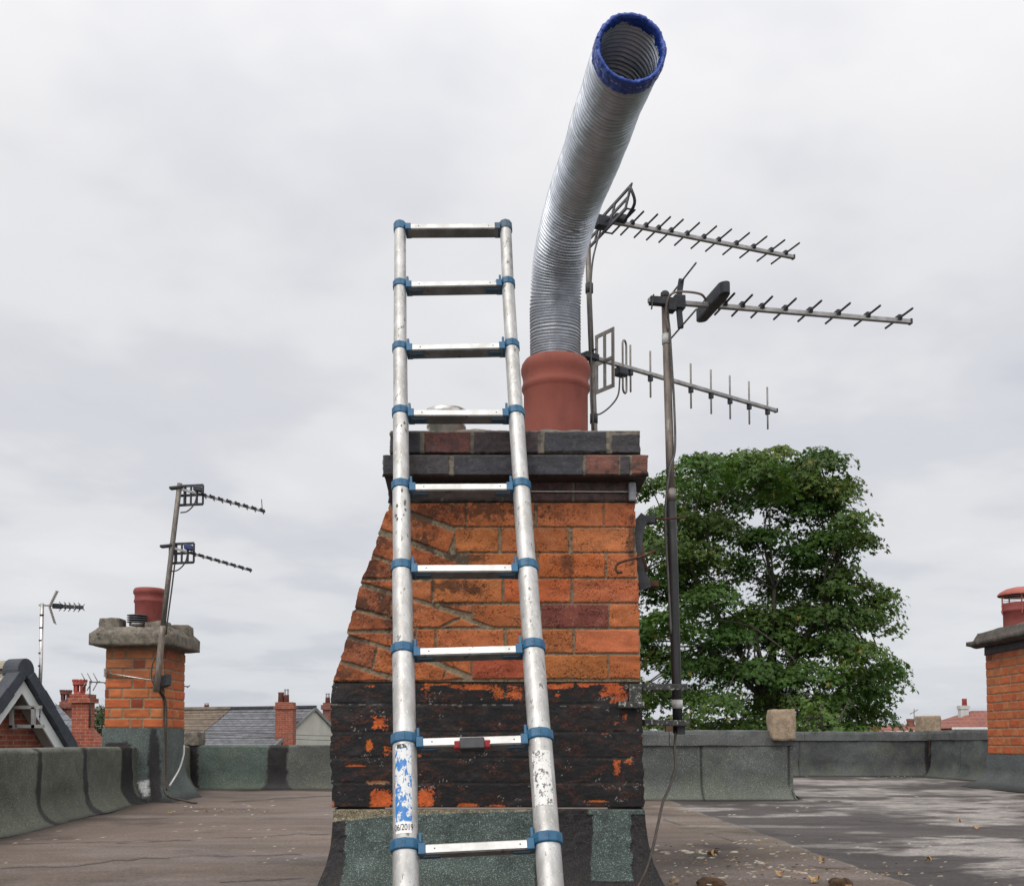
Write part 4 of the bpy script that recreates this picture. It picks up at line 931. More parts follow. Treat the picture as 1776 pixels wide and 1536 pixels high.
# ---- near mast with black lower tube
YM = 3.56
mB = thing('aerial_mast', 'tall mast right of the chimney, bare steel above and black painted below', 'mast', tuple(at(1176, 1270, YM)))
def mb(y): return at(np.interp(y, [505, 760, 870, 1000, 1270], [1153, 1161, 1164, 1168, 1176]), y, YM)
MB().tube([mb(y) for y in (850, 760, 680, 600, 512)], [.0145, .0145, .014, .0135, .0135], 20).build('upper_pole', m_galvb, mB)
MB().tube([mb(y) for y in (1271, 1180, 1080, 980, 866)], .0172, 20).build('lower_pole', m_blackpaint, mB)
MB().tube([mb(869), mb(848)], .0178, 18).build('joint_sleeve', m_galv, mB); MB().tube([mb(597), mb(580)], .0160, 16).build('grey_tape', m_white, mB)
MB().tube([mb(1228), mb(1213)], .0192, 18).build('white_band', m_white, mB)
MB().lathe(mb(514) - Vector((0, 0, .004)), [(.0150, 0), (.0160, .005), (.0155, .016), (.010, .022), (.002, .024)], 16).build('pole_cap', m_iron, mB)
MB().tube(spline([mb(522) + Vector((.02, -.02, 0)), mb(545) + Vector((.006, -.019, 0)), mb(580) + Vector((.010, -.019, 0)), mb(640) + Vector((.014, -.017, 0)), mb(700) + Vector((.018, -.014, 0)), mb(780) + Vector((.016, -.014, 0)), mb(820) + Vector((-.006, -.018, 0)), mb(900) + Vector((-.024, -.008, 0)), mb(1000) + Vector((-.020, -.010, 0)), mb(1100) + Vector((-.016, -.012, 0))], 90), .0042, 8).build('cable', m_cable, mB)
# brackets holding the mast (fixed to the chimney)
b1 = thing('wall_bracket', 'lichen speckled steel arms on the black painted brick holding the mast foot', 'bracket', tuple(at(1100, 1220, 3.4)))
a = at(1094, 1191, 3.42); b = at(1190, 1191, YM - .02)
MB().bar(at(1098, 1191, 3.42), at(1190, 1191, 3.52), .022, .022).build('arm', m_lichen, b1, bevel=.002)
MB().bar(at(1115, 1252, 3.46), at(1194, 1254, 3.54), .024, .020).build('arm', m_lichen, b1, bevel=.003)
m_ = MB().box((at(1092, 1284, 3.385).x, 3.372, at(0, 1226, 3.38).z), (at(1113, 1284, 3.385).x, 3.396, at(0, 1186, 3.38).z)); m_.build('fixing_plate', m_lichen, b1, bevel=.003)
MB().bar(at(1072, 1222, 3.378), at(1117, 1222, 3.378), .02, .022).build('fixing_plate', m_lichen, b1, bevel=.004)
MB().box(at(1155, 1268, 3.55), at(1165, 1256, 3.58)).build('wood_packing', pm('wood', (.25, .16, .10), (.18, .11, .07), 40, .8), b1)
MB().ob(at(1180, 1264, 3.56), (.014, 0, 0), (0, .02, 0), (0, 0, .018)).build('foot_clamp', m_iron, b1, bevel=.002)
b2 = thing('wall_bracket', 'curved grey iron bracket with a rusty hook on the right edge of the orange brick', 'bracket', tuple(at(1112, 960, 3.42)))
arc = [at(1118, 896, 3.46), at(1108, 912, 3.46), at(1102, 940, 3.45), at(1101, 965, 3.45), at(1105, 985, 3.45), at(1113, 1004, 3.455), at(1119, 1020, 3.46)]
m_ = MB()
ap = spline(arc, 30); tm = []
for k in range(len(ap) - 1):
    m_.bar(ap[k], ap[k + 1] + (ap[k + 1] - ap[k]) * .1, .044, .036 + .010 * math.sin(k / 29 * math.pi), (1, 0, 0))
m_.build('curved_plate', m_iron, b2)
MB().ob(at(1124, 902, 3.47), (.022, 0, .002), (0, .02, 0), (0, 0, .013)).build('bolt_head', m_iron, b2, bevel=.003)
MB().ob(at(1132, 1013, 3.47), (.018, 0, 0), (0, .02, 0), (0, 0, .010)).build('bolt_head', m_rust, b2, bevel=.003)
MB().tube([at(1120, 898, 3.5), at(1150, 900, YM - .03), at(1190, 897, YM - .03)], .0035, 8).build('tie_rod', m_rust, b2)
MB().tube(spline([at(1078, 992, 3.37), at(1071, 992, 3.36), at(1068, 984, 3.36), at(1074, 976, 3.36), at(1092, 970, 3.36), at(1112, 965, 3.375), at(1136, 955, 3.40)], 40), .0042, 10).build('hook', m_rust, b2)
MB().tube([at(1112, 940, 3.44), at(1114, 962, 3.43), at(1122, 990, 3.43)], .006, 8).build('rusty_strap', m_rust, b2)
# loose cable from mast foot to the roof
cbl = MB().tube(spline([at(1172, 1268, 3.55), at(1170, 1300, 3.52), at(1171, 1330, 3.50), at(1162, 1362, 3.46), at(1150, 1390, 3.42), at(1141, 1430, 3.36), at(1132, 1470, 3.30), at(1120, 1510, 3.26), at(1105, 1540, 3.24)], 70), .0045, 8).build('hanging_cable', m_cabled, loc=tuple(at(1172, 1268, 3.55)))
tag(cbl, 'dark cable hanging from the foot of the right mast down to the roof', 'cable')
# ---- middle aerial on the near mast
p1 = at(1124, 521, 3.53); p2 = at(1579, 558, 3.53); p2 = at(1579, 558, 3.53 * (p1.z - EYE) / (p2.z - EYE))
frm = [frac(990 + x / 2.819, p1, p2) for x in (775, 862, 960, 1076, 1200, 1340, 1487, 1645)]
tC, dC, sC = yagi('tv_aerial', 'long aerial clamped to the top of the near mast with a black oval dipole box', p1, p2, frm, .185, 'h', .0042)
ob_ = on(1244, p1, p2)
# oval dipole housing, a flat capsule lying across the boom
m_ = MB(); u = sC; vv = dC; n = 28
ring = []
for k in range(n):
    a_ = 2 * math.pi * k / n; ring.append(u * (.105 * (1 if math.cos(a_) > 0 else -1) + .028 * math.cos(a_)) + vv * .019 * math.sin(a_))
zc_ = Vector((0, 0, 1)); V = []
for z_, s_ in ((-.026, .86), (-.019, 1), (.019, 1), (.026, .86)): V += [ob_ + Vector((0, 0, .012)) + r__ * s_ + zc_ * z_ for r__ in ring]
m_.add(V, [(i * n + k, i * n + (k + 1) % n, (i + 1) * n + (k + 1) % n, (i + 1) * n + k) for i in range(3) for k in range(n)] + [tuple(reversed(range(n))), tuple(range(3 * n, 4 * n))])
m_.build('dipole_housing', m_aplast, tC)
rc = on(1184, p1, p2)
V = [rc + d_ for d_ in (Vector((0, 0, 0)),)]
m_ = MB(); fwd = dC
hexa = [rc + sC * .02 * math.cos(a_) + Vector((0, 0, .028 * math.sin(a_))) + sC * 0 for a_ in np.linspace(0, 2 * math.pi, 9)[:-1]]
m_.ob(rc, dC * .020, sC * .018, Vector((0, 0, .024)))
ur = (Vector((0, 0, .085)) + sC * -.02 + dC * .005); lr = (Vector((0, 0, -.095)) + sC * .02 + dC * .02)
m_.bar(rc + Vector((0, 0, .02)), rc + Vector((.010, 0, .086)), .02, .016, (0, 1, 0)); m_.bar(rc - Vector((0, 0, .02)), rc + Vector((.006, 0, -.092)), .02, .016, (0, 1, 0))
m_.build('reflector_bracket', m_aplast, tC, bevel=.003)
for zz in (.075, -.085): 
    c = rc + Vector((.010, -.01, zz)); MB().tube([c - sC * .13, c + sC * .14], .0032, 8).build('reflector_rod', m_galv, tC)
MB().tube(spline([on(1230, p1, p2) + Vector((0, -.02, .012)), at(1215, 510, 3.52), at(1190, 506, 3.50), at(1168, 508, 3.50), at(1158, 520, 3.51), at(1155, 545, 3.53), mb(575) + Vector((.006, -.018, 0))], 50), .0042, 8).build('cable', m_galvb, tC)
m_ = MB().ob(on(1154, p1, p2) + Vector((0, .0, 0)), dC * .045, sC * .014, Vector((0, 0, .013))); m_.tube([on(1138, p1, p2) + Vector((0, -.02, .015)), on(1134, p1, p2) + Vector((0, -.02, -.04))], .0032, 6); m_.ob(on(1170, p1, p2) - Vector((0, 0, .012)), dC * .014, sC * .02, Vector((0, 0, .022)))
m_.build('mast_clamp', m_iron, tC, bevel=.002)
# ================================================================ LEFT CHIMNEY STACK
def reg_fn(u, v, course, seed, base, mort, blen=.228, soot_top=None, vmax=1., hdr=.110, gap=.011):
    """Flemish bond, u along wall, v up"""
    r = np.floor(v / course); fv = v - r * course
    period = blen + hdr + 0 * u
    uu = u + (r % 2) * (period / 2) + .03 * hsh(r, r * 0, seed)
    k = np.floor(uu / period); fu = uu - k * period
    is_h = fu > blen; x0 = np.where(is_h, blen, 0); x1 = np.where(is_h, period, blen)
    d = np.minimum(np.minimum(fu - x0, x1 - fu), np.minimum(fv, course - fv)) - gap / 2 + (fbm(u * 60, v * 60, 3, seed) - .5) * .006
    idn = k * 2 + is_h; r1 = hsh(idn, r, seed + 1); r2 = hsh(idn, r, seed + 2)
    inn = sm(-.002, .004, d)
    t1 = fbm(u * 14 + idn * 3.3, v * 28, 4, seed + 5)
    bc = base[None, None] * (.86 + .26 * r1)[..., None] * np.stack([1 + 0 * r1, .8 + .4 * r2, .8 + .4 * r2], -1) * (.68 + .6 * t1)[..., None]
    dkb = (hsh(idn, r, seed + 9) > .97)[..., None]; bc = np.where(dkb, bc * np.array((.55, .38, .5)), bc)
    mc_ = mort[None, None] * (.6 + .7 * fbm(u * 50, v * 50, 3, seed + 6))[..., None]
    col = mc_ * (1 - inn[..., None]) + bc * inn[..., None]
    h = .008 * inn + (t1 - .5) * .006 * inn + (r1 - .5) * .004 * inn
    if soot_top is not None:
        s_ = sm(soot_top, vmax + .05, v + (fbm(u * 5, v * 5, 4, seed + 8) - .5) * .35) * .65
        col = col * (1 - s_[..., None]) + np.array((.055, .035, .028)) * s_[..., None]
    return h, col
def brick_side(name, p0, ud, nd, ln, z0, z1, parent, course=.083, seed=1, base=ORANGE, mort=MORT, res=.006, soot=None, u0=0.):
    nr = int((z1 - z0) / res) + 1; nc = int(ln / res) + 1
    U, V_ = np.meshgrid(np.linspace(0, ln, nc), np.linspace(z0, z1, nr))
    h, col = reg_fn(U + u0, V_ - z0, course, seed, base, mort, soot_top=soot, vmax=z1 - z0)
    h[0] = h[-1] = 0; h[:, 0] *= .3; h[:, -1] *= .3
    P = np.array(p0)[None, None] + np.array(ud)[None, None] * U[..., None] + np.array(nd)[None, None] * h[..., None]
    P[..., 2] = V_
    return nr, nc, P, col
def stack_faces(parent, x0, x1, y0, y1, z0, z1, course, seed, faces, base, soot, res=.006):
    Vs = []; Fs = []; Cs = []; off = 0
    cfg = {'front': ((x0, y0, 0), (1, 0, 0), (0, -1, 0), x1 - x0), 'right': ((x1, y0, 0), (0, 1, 0), (1, 0, 0), y1 - y0), 'back': ((x1, y1, 0), (-1, 0, 0), (0, 1, 0), x1 - x0), 'left': ((x0, y1, 0), (0, -1, 0), (-1, 0, 0), y1 - y0)}
    for k, f in enumerate(('front', 'right', 'back', 'left')):
        p0, ud, nd, ln = cfg[f]
        nr, nc, P, col = brick_side(f, p0, ud, nd, ln, z0, z1, parent, course, seed + 13 * k, base, MORT, res if f in faces else .012, soot, u0=k * .112)
        i = np.arange(nr - 1)[:, None] * nc + np.arange(nc - 1)[None, :]
        Fs.append(np.stack([i, i + 1, i + nc + 1, i + nc], -1).reshape(-1, 4) + off); off += nr * nc; Vs.append(P.reshape(-1, 3)); Cs.append(col.reshape(-1, 3))
    V, F, C = np.vstack(Vs), np.vstack(Fs), np.vstack(Cs)
    me = bpy.data.meshes.new('b'); me.vertices.add(len(V)); me.vertices.foreach_set('co', V.astype(np.float32).ravel())
    me.loops.add(F.size); me.loops.foreach_set('vertex_index', F.astype(np.int32).ravel()); me.polygons.add(len(F)); me.polygons.foreach_set('loop_start', np.arange(0, F.size, 4, dtype=np.int32)); me.update(calc_edges=True)
    ca = me.color_attributes.new('Col', 'FLOAT_COLOR', 'POINT'); a = np.ones((len(V), 4), np.float32); a[:, :3] = C; a[:, 3] = .9; ca.data.foreach_set('color', a.ravel())
    me.shade_smooth()
    return link('brickwork', me, m_face, parent)
m_feltd = attrmat('stack_felt', 130, .8, .6, .003, spk=((1.9, 1.9, 1.75), 110, .585))
ls = thing('chimney_stack', 'orange brick stack with a flared concrete cap and leaning mast, at left', 'chimney stack', (-3.17, 8.85, 0))
LX0, LX1, LY0, LY1 = at(181, 1284, 8.6).x, at(283, 1284, 8.6).x, 8.6, 9.12
z0_, z1_ = at(0, 1262, 8.6).z, at(0, 1122, 8.6).z
stack_faces(ls, LX0, LX1, LY0, LY1, z0_, z1_ + .01, .0825, 5, ('front', 'right'), ORANGE * np.array((1.0, .92, .95)), .28)
# felt wrap with flare, bitumen smears on the front
def stack_felt(parent, x0, x1, y0, y1, h, flare, marks, seed=3, base=FELT, bits=True, res=.014):
    import itertools
    per = [(x0, y0), (x1, y0), (x1, y1), (x0, y1)]
    nz = 44; zs = np.linspace(0, h, nz); tot = 2 * (x1 - x0) + 2 * (y1 - y0); nc = int(tot / res)
    s = np.linspace(0, tot, nc); cs = [0, x1 - x0, x1 - x0 + y1 - y0, 2 * (x1 - x0) + y1 - y0, tot]
    Xb = np.interp(s, cs, [x0, x1, x1, x0, x0]); Yb = np.interp(s, cs, [y0, y0, y1, y1, y0])
    cx_, cy_ = (x0 + x1) / 2, (y0 + y1) / 2
    fl = flare * (1 - np.clip(zs / (h * .55), 0, 1)) ** 2.2 + .012
    S, Z = np.meshgrid(s, zs); n1 = fbm(S * 4, Z * 4, 4, seed); n2 = fbm(S * 16, Z * 16, 4, seed + 2)
    ex = (x1 - x0) / 2; ey = (y1 - y0) / 2; F = fl[:, None] + (n1 - .5) * .02
    X = cx_ + (Xb - cx_)[None] * (1 + F / ex); Y = cy_ + (Yb - cy_)[None] * (1 + F / ey)
    col = base[None, None] * (.6 + .8 * n1)[..., None]
    px, py = proj(X, Y, Z); bit = np.zeros_like(px); front = S < (x1 - x0) + (.06 if bits else 0)
    for (poly, rag) in marks:
        d = poly_sd(px, py, poly) + (n2 - .5) * rag; bit = np.maximum(bit, sm(-1, 1, d) * front)
    bit = np.maximum(bit, (1 - sm(0, .05 + .06 * n1, Z)) * .9)
    col = col * (1 - bit[..., None]) + BIT * (.7 + .8 * n2)[..., None] * bit[..., None]
    wht = np.zeros_like(px)
    if bits:
        wht = sm(-1, 1, poly_sd(px, py, [(238, 1354), (257, 1352), (260, 1382), (248, 1382)]) + (n2 - .5) * 6) * front
        col = col * (1 - wht[..., None]) + np.array((.62, .62, .60)) * (.6 + .6 * n2)[..., None] * wht[..., None]
    me = grid_mesh('f', np.stack([X, Y, Z], -1).reshape(-1, 3), nz, nc, col.reshape(-1, 3), (.93 - .3 * bit).reshape(-1))
    return link('felt_wrap', me, m_feltd, parent)
stack_felt(ls, LX0, LX1, LY0, LY1, z0_, .13, [([(262, 1262), (271, 1262), (278, 1300), (280, 1390), (262, 1390), (256, 1340), (258, 1290)], 5), ([(212, 1292), (228, 1290), (233, 1320), (240, 1385), (200, 1392), (206, 1320)], 6), ([(180, 1288), (222, 1286), (226, 1296), (182, 1298)], 4)], base=np.array((.078, .094, .088)))
# concrete cap
zc0 = at(0, 1126, 8.5).z; 
def ringbox(m_, levels):
    """levels: (z, x0,x1,y0,y1) stacked loops"""
    v = []
    for (z, a0, a1, b0, b1) in levels: v += [(a0, b0, z), (a1, b0, z), (a1, b1, z), (a0, b1, z)]
    n = len(levels)
    m_.add(v, [(3, 2, 1, 0), (4 * n - 4, 4 * n - 3, 4 * n - 2, 4 * n - 1)] + [(i * 4 + k, i * 4 + (k + 1) % 4, i * 4 + 4 + (k + 1) % 4, i * 4 + 4 + k) for i in range(n - 1) for k in range(4)])
    return m_
def roughen(o, amp=.008, cuts=3, seed=0):
    import bmesh
    from mathutils import noise as mn
    me = o.data; bm = bmesh.new(); bm.from_mesh(me)
    for _ in range(cuts): bmesh.ops.subdivide_edges(bm, edges=[e for e in bm.edges if e.calc_length() > .035], cuts=1, use_grid_fill=True)
    for v in bm.verts: v.co += mn.noise_vector(v.co * 7 + Vector((seed, 0, 0))) * amp + mn.noise_vector(v.co * 25) * amp * .5
    for f in bm.faces: f.smooth = True
    bm.to_mesh(me); bm.free()
    return o
o_ = .105; LX0c, LX1c = LX0 - o_, LX1 + o_
m_ = MB(); ringbox(m_, [(z1_ - .005, LX0 - .02, LX1 + .02, LY0 - .02, LY1 + .02), (z1_ + .01, LX0c, LX1c, LY0 - o_, LY1 + o_), (z1_ + .105, LX0c, LX1c, LY0 - o_, LY1 + o_), (z1_ + .165, LX0 - .05, LX1 + .05, LY0 - .05, LY1 + .05), (z1_ + .172, LX0 - .01, LX1 + .01, LY0 - .01, LY1 + .01)])
roughen(m_.build('concrete_cap', m_conc, ls), .006, 5)
for (a_, b_, y_, yd) in [(170, 208, 1071, 8.60), (250, 288, 1077, 8.62), (290, 327, 1084, 8.93)]:
    p = at(a_, y_, yd); q = at(b_, y_, yd)
    roughen(ringbox(MB(), [(z1_ + .10, p.x, q.x, yd, yd + .16), (p.z, p.x + .008, q.x - .008, yd + .005, yd + .155)]).build('corner_block', m_conc, ls), .010, 4, a_)
# pots
q = at(258, 1100, 8.86)
pt = thing('chimney_pot', 'dark red banded clay pot on the left stack beside the leaning mast', 'chimney pot', (q.x, 8.86, z1_ + .2))
hh_ = at(258, 1021, 8.86).z - z1_ - .2; rr = 26 / FPX * 8.86
MB().lathe((q.x, 8.86, z1_ + .2), [(rr * .9, 0), (rr * .93, hh_ - .13), (rr * .99, hh_ - .12), (rr * .99, hh_ - .105), (rr * .95, hh_ - .095), (rr * .95, hh_ - .06), (rr * 1.04, hh_ - .045), (rr * 1.04, hh_ - .02), (rr * .95, hh_), (rr * .8, hh_), (rr * .78, hh_ - .1)], 40, cap=False).build('pot_body', m_terra2, pt)
q = at(237, 1100, 8.7); zt = at(237, 1066, 8.7).z; zb_ = z1_ + .19; k_ = zt - zb_
ft = thing('flue_terminal', 'short grey louvred flue terminal beside the dark red pot', 'flue terminal', (q.x, 8.7, zb_))
MB().lathe((q.x, 8.7, zb_), [(.062, 0), (.062, k_ - .06)], 32).build('base_collar', m_steel, ft)
for j in range(4): MB().lathe((q.x, 8.7, zb_ + k_ - .068 + j * .019), [(.07, 0), (.082, .003), (.082, .007), (.07, .010)], 32).build('louvre_ring', pm('dark_grey_metal', (.09, .095, .10), (.13, .13, .14), 20, .5, .3) if j == 0 else bpy.data.materials['dark_grey_metal'], ft)
# leaning mast with two grid aerials, seen edge on
ml = thing('aerial_mast', 'leaning steel mast strapped to the left chimney stack', 'mast', tuple(at(272, 1195, 8.45)))
YL = 8.42
def mlp(y): return at(np.interp(y, [838, 960, 1100, 1200], [312, 297, 281, 271]), y, YL)
MB().tube([mlp(y) for y in (1200, 1150, 1100, 1085)], .026, 14).build('lower_pole', m_galvb, ml)
MB().tube([mlp(y) for y in (1090, 1000, 900, 838)], .021, 14).build('upper_pole', m_galv, ml)
MB().tube(spline([at(303, 978, YL - .03), at(298, 1020, YL - .02), at(290, 1080, YL - .03), at(288, 1100, YL)], 24), .007, 6).build('cable', m_cabled, ml)
MB().tube(spline([at(277, 1130, YL), at(265, 1150, YL), at(263, 1175, YL), at(268, 1190, YL)], 24), .006, 6).build('cable', m_cabled, ml)
bk = thing('wall_bracket', 'rusty lashing bracket and wire fixing the leaning mast to the left stack', 'bracket', tuple(at(273, 1185, 8.5)))
MB().box(at(265, 1197, 8.47), at(283, 1170, 8.58)).build('plate', m_rust, bk, bevel=.01)
MB().ob(at(288, 1180, 8.52), (.03, 0, .01), (0, .05, 0), (0, 0, .05)).build('corner_clamp', m_iron, bk, bevel=.01)
MB().tube([at(181, 1166, 8.57), at(225, 1173, 8.57), at(270, 1180, 8.5), at(284, 1178, 8.57), at(316, 1170, 9.1)], .006, 6).build('lashing_wire', m_steel, bk)
MB().box(at(179, 1173, 8.53), at(186, 1159, 8.59)).build('wire_guard', m_white, bk, bevel=.01)
def small_yagi(label, c, end, nel, blue=False, last=False):
    t = thing('tv_aerial', label, 'aerial', tuple(c), 'television aerials'); end = Vector(end); c = Vector(c)
    s0 = c + Vector((-.14, -.0, .0)); d = (end - s0).normalized(); side = perp(d); side = side if side.y < 0 else -side
    st = c + Vector((-.10, 0, .05)); MB().bar(st, end, .018, .018).build('boom', m_boom, t)
    for k in range(nel):
        f = .34 + .66 * k / (nel - 1); q = st.lerp(end, f)
        o = MB().tube([q - side * .11, q + side * .11], .005, 6).build('director', m_elem, t)
        MB().ob(q + Vector((0, 0, .004)), d * .022, side * .03, Vector((0, 0, .008))).build('element_clip', m_aplast, o)
    if last: MB().tube([end, end + Vector((-.008, 0, .1))], .004, 6).build('bent_rod', m_elem, t)
    u = Vector((1, -.12, .02)).normalized()
    m_ = MB(); cc = c + Vector((.035, .03, -.01)); hx, hz = .105, .080
    for zz in (-hz, 0, hz): m_.bar(cc - u * hx + Vector((0, 0, zz)), cc + u * hx + Vector((0, 0, zz)), .012, .020)
    for k in range(5): m_.bar(cc + u * (-hx + hx / 2 * k) + Vector((0, 0, -hz)), cc + u * (-hx + hx / 2 * k) + Vector((0, 0, hz)), .012, .020 if k != 1 else .045, (0, 1, 0))
    m_.build('grid_reflector', m_iron, t)
    MB().ob(c + Vector((-.08, 0, .045)), (.05, 0, .005), (0, .03, 0), (0, 0, .010)).build('mast_clamp', m_aplast, t, bevel=.003)
    MB().ob(c + Vector((.115, -.04, .025)), (.035, 0, -.006), (0, .03, 0), (0, 0, .022)).build('junction_box', pm('blue_box', (.01, .025, .12), (.02, .03, .10), 20, .5) if blue else m_aplast, t, bevel=.008)
    MB().tube(spline([c + Vector((.11, -.04, .0)), c + Vector((.09, -.05, -.10)), c + Vector((.03, -.04, -.16)), c + Vector((-.03, -.03, -.17))], 20), .006, 6).build('cable', m_cabled, t)
small_yagi('upper small aerial on the leaning left mast, boom dipping right', at(322, 855, YL), at(455, 886, YL + .1), 8, False, True)
small_yagi('lower small aerial with a blue box on the leaning left mast', at(306, 956, YL), at(432, 988, YL + .1), 8, True)
# cables down the left stack
cb = MB(); 
cb.tube(spline([at(274, 1196, 8.5), at(284, 1215, 8.56), at(284, 1262, 8.56), at(285, 1330, 8.5), at(287, 1375, 8.42), at(320, 1388, 8.30), at(342, 1392, 8.3)], 60), .009, 6)
cb.tube(spline([at(278, 1196, 8.5), at(288, 1220, 8.56), at(288, 1300, 8.56), at(289, 1370, 8.46)], 40), .007, 6)
tag(cb.build('cable_run', m_cabled, loc=tuple(at(284, 1215, 8.56))), 'dark cables running down the corner of the left chimney stack', 'cable')
cb = MB().tube(spline([at(319, 1292, 9.0), at(318, 1310, 8.9), at(310, 1335, 8.75), at(294, 1362, 8.5)], 30), .008, 6)
tag(cb.build('loose_cable', m_white, loc=tuple(at(319, 1292, 9.0))), 'pale loose cable curving down beside the left chimney stack', 'cable')
# ================================================================ RIGHT CHIMNEY STACK
rs = thing('chimney_stack', 'orange brick stack with a thin dark cap cut by the right picture edge', 'chimney stack', (5.9, 10.6, 0))
RX0, RY1 = at(1714, 1284, 11.3).x, 11.3; RX1, RY0 = RX0 + .8, 9.9
z0_, z1_ = at(0, 1307, 11.3).z, at(0, 1122, 11.3).z
stack_faces(rs, RX0, RX1, RY0, RY1, z0_, z1_ + .01, .0925, 15, ('left',), ORANGE * np.array((1.0, .9, .95)), .85)
m_ = MB(); m_.box((RX0 - .012, RY0 - .012, z1_ - .09), (RX1 + .012, RY1 + .012, z1_ - .002)); roughen(m_.build('soldier_course', m_engbrick, rs), .004, 4)
m_ = MB(); ringbox(m_, [(z1_, RX0 - .06, RX1 + .06, RY0 - .1, RY1 + .1), (z1_ + .02, RX0 - .15, RX1 + .15, RY0 - .15, RY1 + .15), (z1_ + .065, RX0 - .15, RX1 + .15, RY0 - .15, RY1 + .15), (z1_ + .075, RX0 - .1, RX1 + .1, RY0 - .1, RY1 + .1), (z1_ + .16, RX0 - .06, RX1 + .06, RY0 - .06, RY1 + .06), (z1_ + .2, RX0 + .1, RX1 - .1, RY0 + .1, RY1 - .1)])
roughen(m_.build('concrete_cap', pm('dark_concrete', (.11, .095, .08), (.06, .052, .045), 12, .95, 0, 50, 1., .008), rs), .014, 5, 5)
stack_felt(rs, RX0, RX1, RY0, RY1, z0_, .22, [], seed=9, base=np.array((.074, .082, .082)), bits=False)
q = at(1773, 1100, 10.85); zb_ = z1_ + .18
cp_ = thing('chimney_pot', 'red clay pot under a domed rain cowl on the right stack', 'chimney pot', (q.x, 10.85, zb_))
rr = 31 / FPX * 10.85; zt = at(0, 1046, 10.85).z - zb_
MB().lathe((q.x, 10.85, zb_), [(rr * .96, 0), (rr * .96, zt - .1), (rr * 1.04, zt - .09), (rr * 1.04, zt - .07), (rr * .98, zt - .06), (rr * 1.03, zt - .02), (rr * 1.0, zt), (rr * .8, zt), (rr * .78, zt - .1)], 36, cap=False).build('pot_body', m_terra2, cp_)
m_cowl = pm('red_painted_cowl', (.36, .10, .07), (.30, .08, .06), 10, .6)
zd = at(0, 1031, 10.85).z; 
cw = MB().lathe((q.x, 10.85, zd), [(rr * 1.22, -.012), (rr * 1.24, 0), (rr * 1.1, .03), (rr * .8, .06), (rr * .4, .078), (.001, .084)], 36, cap=False).build('cowl_dome', m_cowl, cp_)
for a_ in range(5):
    t_ = a_ * 2 * math.pi / 5 + .5; e = Vector((math.cos(t_), math.sin(t_), 0)) * rr * .95; MB().bar(Vector((q.x, 10.85, zb_ + zt - .12)) + e * 1.08, Vector((q.x, 10.85, zd)) + e * 1.08, .02, .006).build('cowl_leg', m_cowl, cp_)
m_ = MB()
for k in range(4): m_.tube([Vector((q.x, 10.85, zb_ + zt + .02 + k * .025)) + Vector((math.cos(t_), math.sin(t_), 0)) * rr * .95 for t_ in np.linspace(0, 2 * math.pi, 33)], .002, 5, cap=False)
m_.build('bird_mesh', m_steel, cp_)
# ================================================================ HOUSE WITH BLACK VERGE TILES (left edge)
hA = thing('house', 'brick gable with black verge tiles and white bargeboards at the left edge', 'house', (-8.5, 15, -6.5))
P0 = at(38, 1152, 15.0); G = Vector((.40, .917, 0)); Rd = Vector((-.917, .40, 0)); TAN = 1.28; HS = 3.4
def gp(s, off=0, dz=0): return P0 + G * s + Rd * off + Vector((0, 0, -abs(s) * TAN + dz))
sl = math.hypot(1, TAN); 
m_roofA = tilemat('brown_concrete_tile', (.20, .165, .125), (.26, .22, .17), (Rd.x, Rd.y), .20, .30, spot=((.40, .36, .28), 9, .64))
for s_ in (-1, 1):
    m_ = MB(); nrow = 22
    for k in range(nrow):   # overlapping courses of tiles
        a_, b_ = k / nrow * HS, (k + 1.15) / nrow * HS
        m_.add([gp(s_ * a_, .05, -.01), gp(s_ * b_, .05, .012), gp(s_ * b_, 7, .012), gp(s_ * a_, 7, -.01), gp(s_ * b_, .05, -.03), gp(s_ * b_, 7, -.03)], [(0, 1, 2, 3) if s_ < 0 else (3, 2, 1, 0), (1, 4, 5, 2)])
    m_.build('roof', m_roofA, hA)
rg = MB(); prev = None
for k in range(14):
    o0, o1 = .16 + k * .45, .16 + (k + .97) * .45; c0, c1 = P0 + Rd * o0, P0 + Rd * o1
    V = [];
    for c in (c0, c1): V += [c + G * .13 * math.cos(t_) + Vector((0, 0, -.06 + .13 * math.sin(t_))) for t_ in np.linspace(0, math.pi, 9)]
    rg.add(V, [(i, i + 1, i + 10, i + 9) for i in range(8)] + [tuple(range(9))], True)
rg.build('ridge_tiles', pm('buff_ridge', (.36, .31, .22), (.28, .24, .18), 8, .9, 0, 40, .5, .005), hA)
vg = MB()
for s_ in (-1, 1):
    nt_ = 17
    for k in range(nt_):
        a_, b_ = .10 + k / nt_ * HS, .10 + (k + 1.04) / nt_ * HS; lift = .03
        pa, pb = gp(s_ * a_, -.05, .0), gp(s_ * b_, -.05, .0); nrm_ = Vector((0, 0, 1)) + G * s_ * TAN; nrm_.normalize(); ax_ = (pb - pa)
        vg.ob((pa + pb) / 2 - nrm_ * .035 + Rd * .06, ax_ / 2, nrm_ * (.075 + .012 * (k % 2)), Rd * .13)
c = P0 + Rd * -.09
V = []
for off in (0, .32): V += [c + Rd * off + G * .15 * math.cos(t_) + Vector((0, 0, -.10 + .19 * math.sin(t_))) for t_ in np.linspace(-.45, math.pi + .45, 15)]
vg.add(V, [tuple(range(15)), tuple(reversed(range(15, 30)))] + [(i, i + 15, i + 16, i + 1) for i in range(14)] + [(14, 29, 15, 0)])
vg.build('verge_tiles', m_slatev, hA, bevel=.01)
bg_ = MB(); sf = MB()
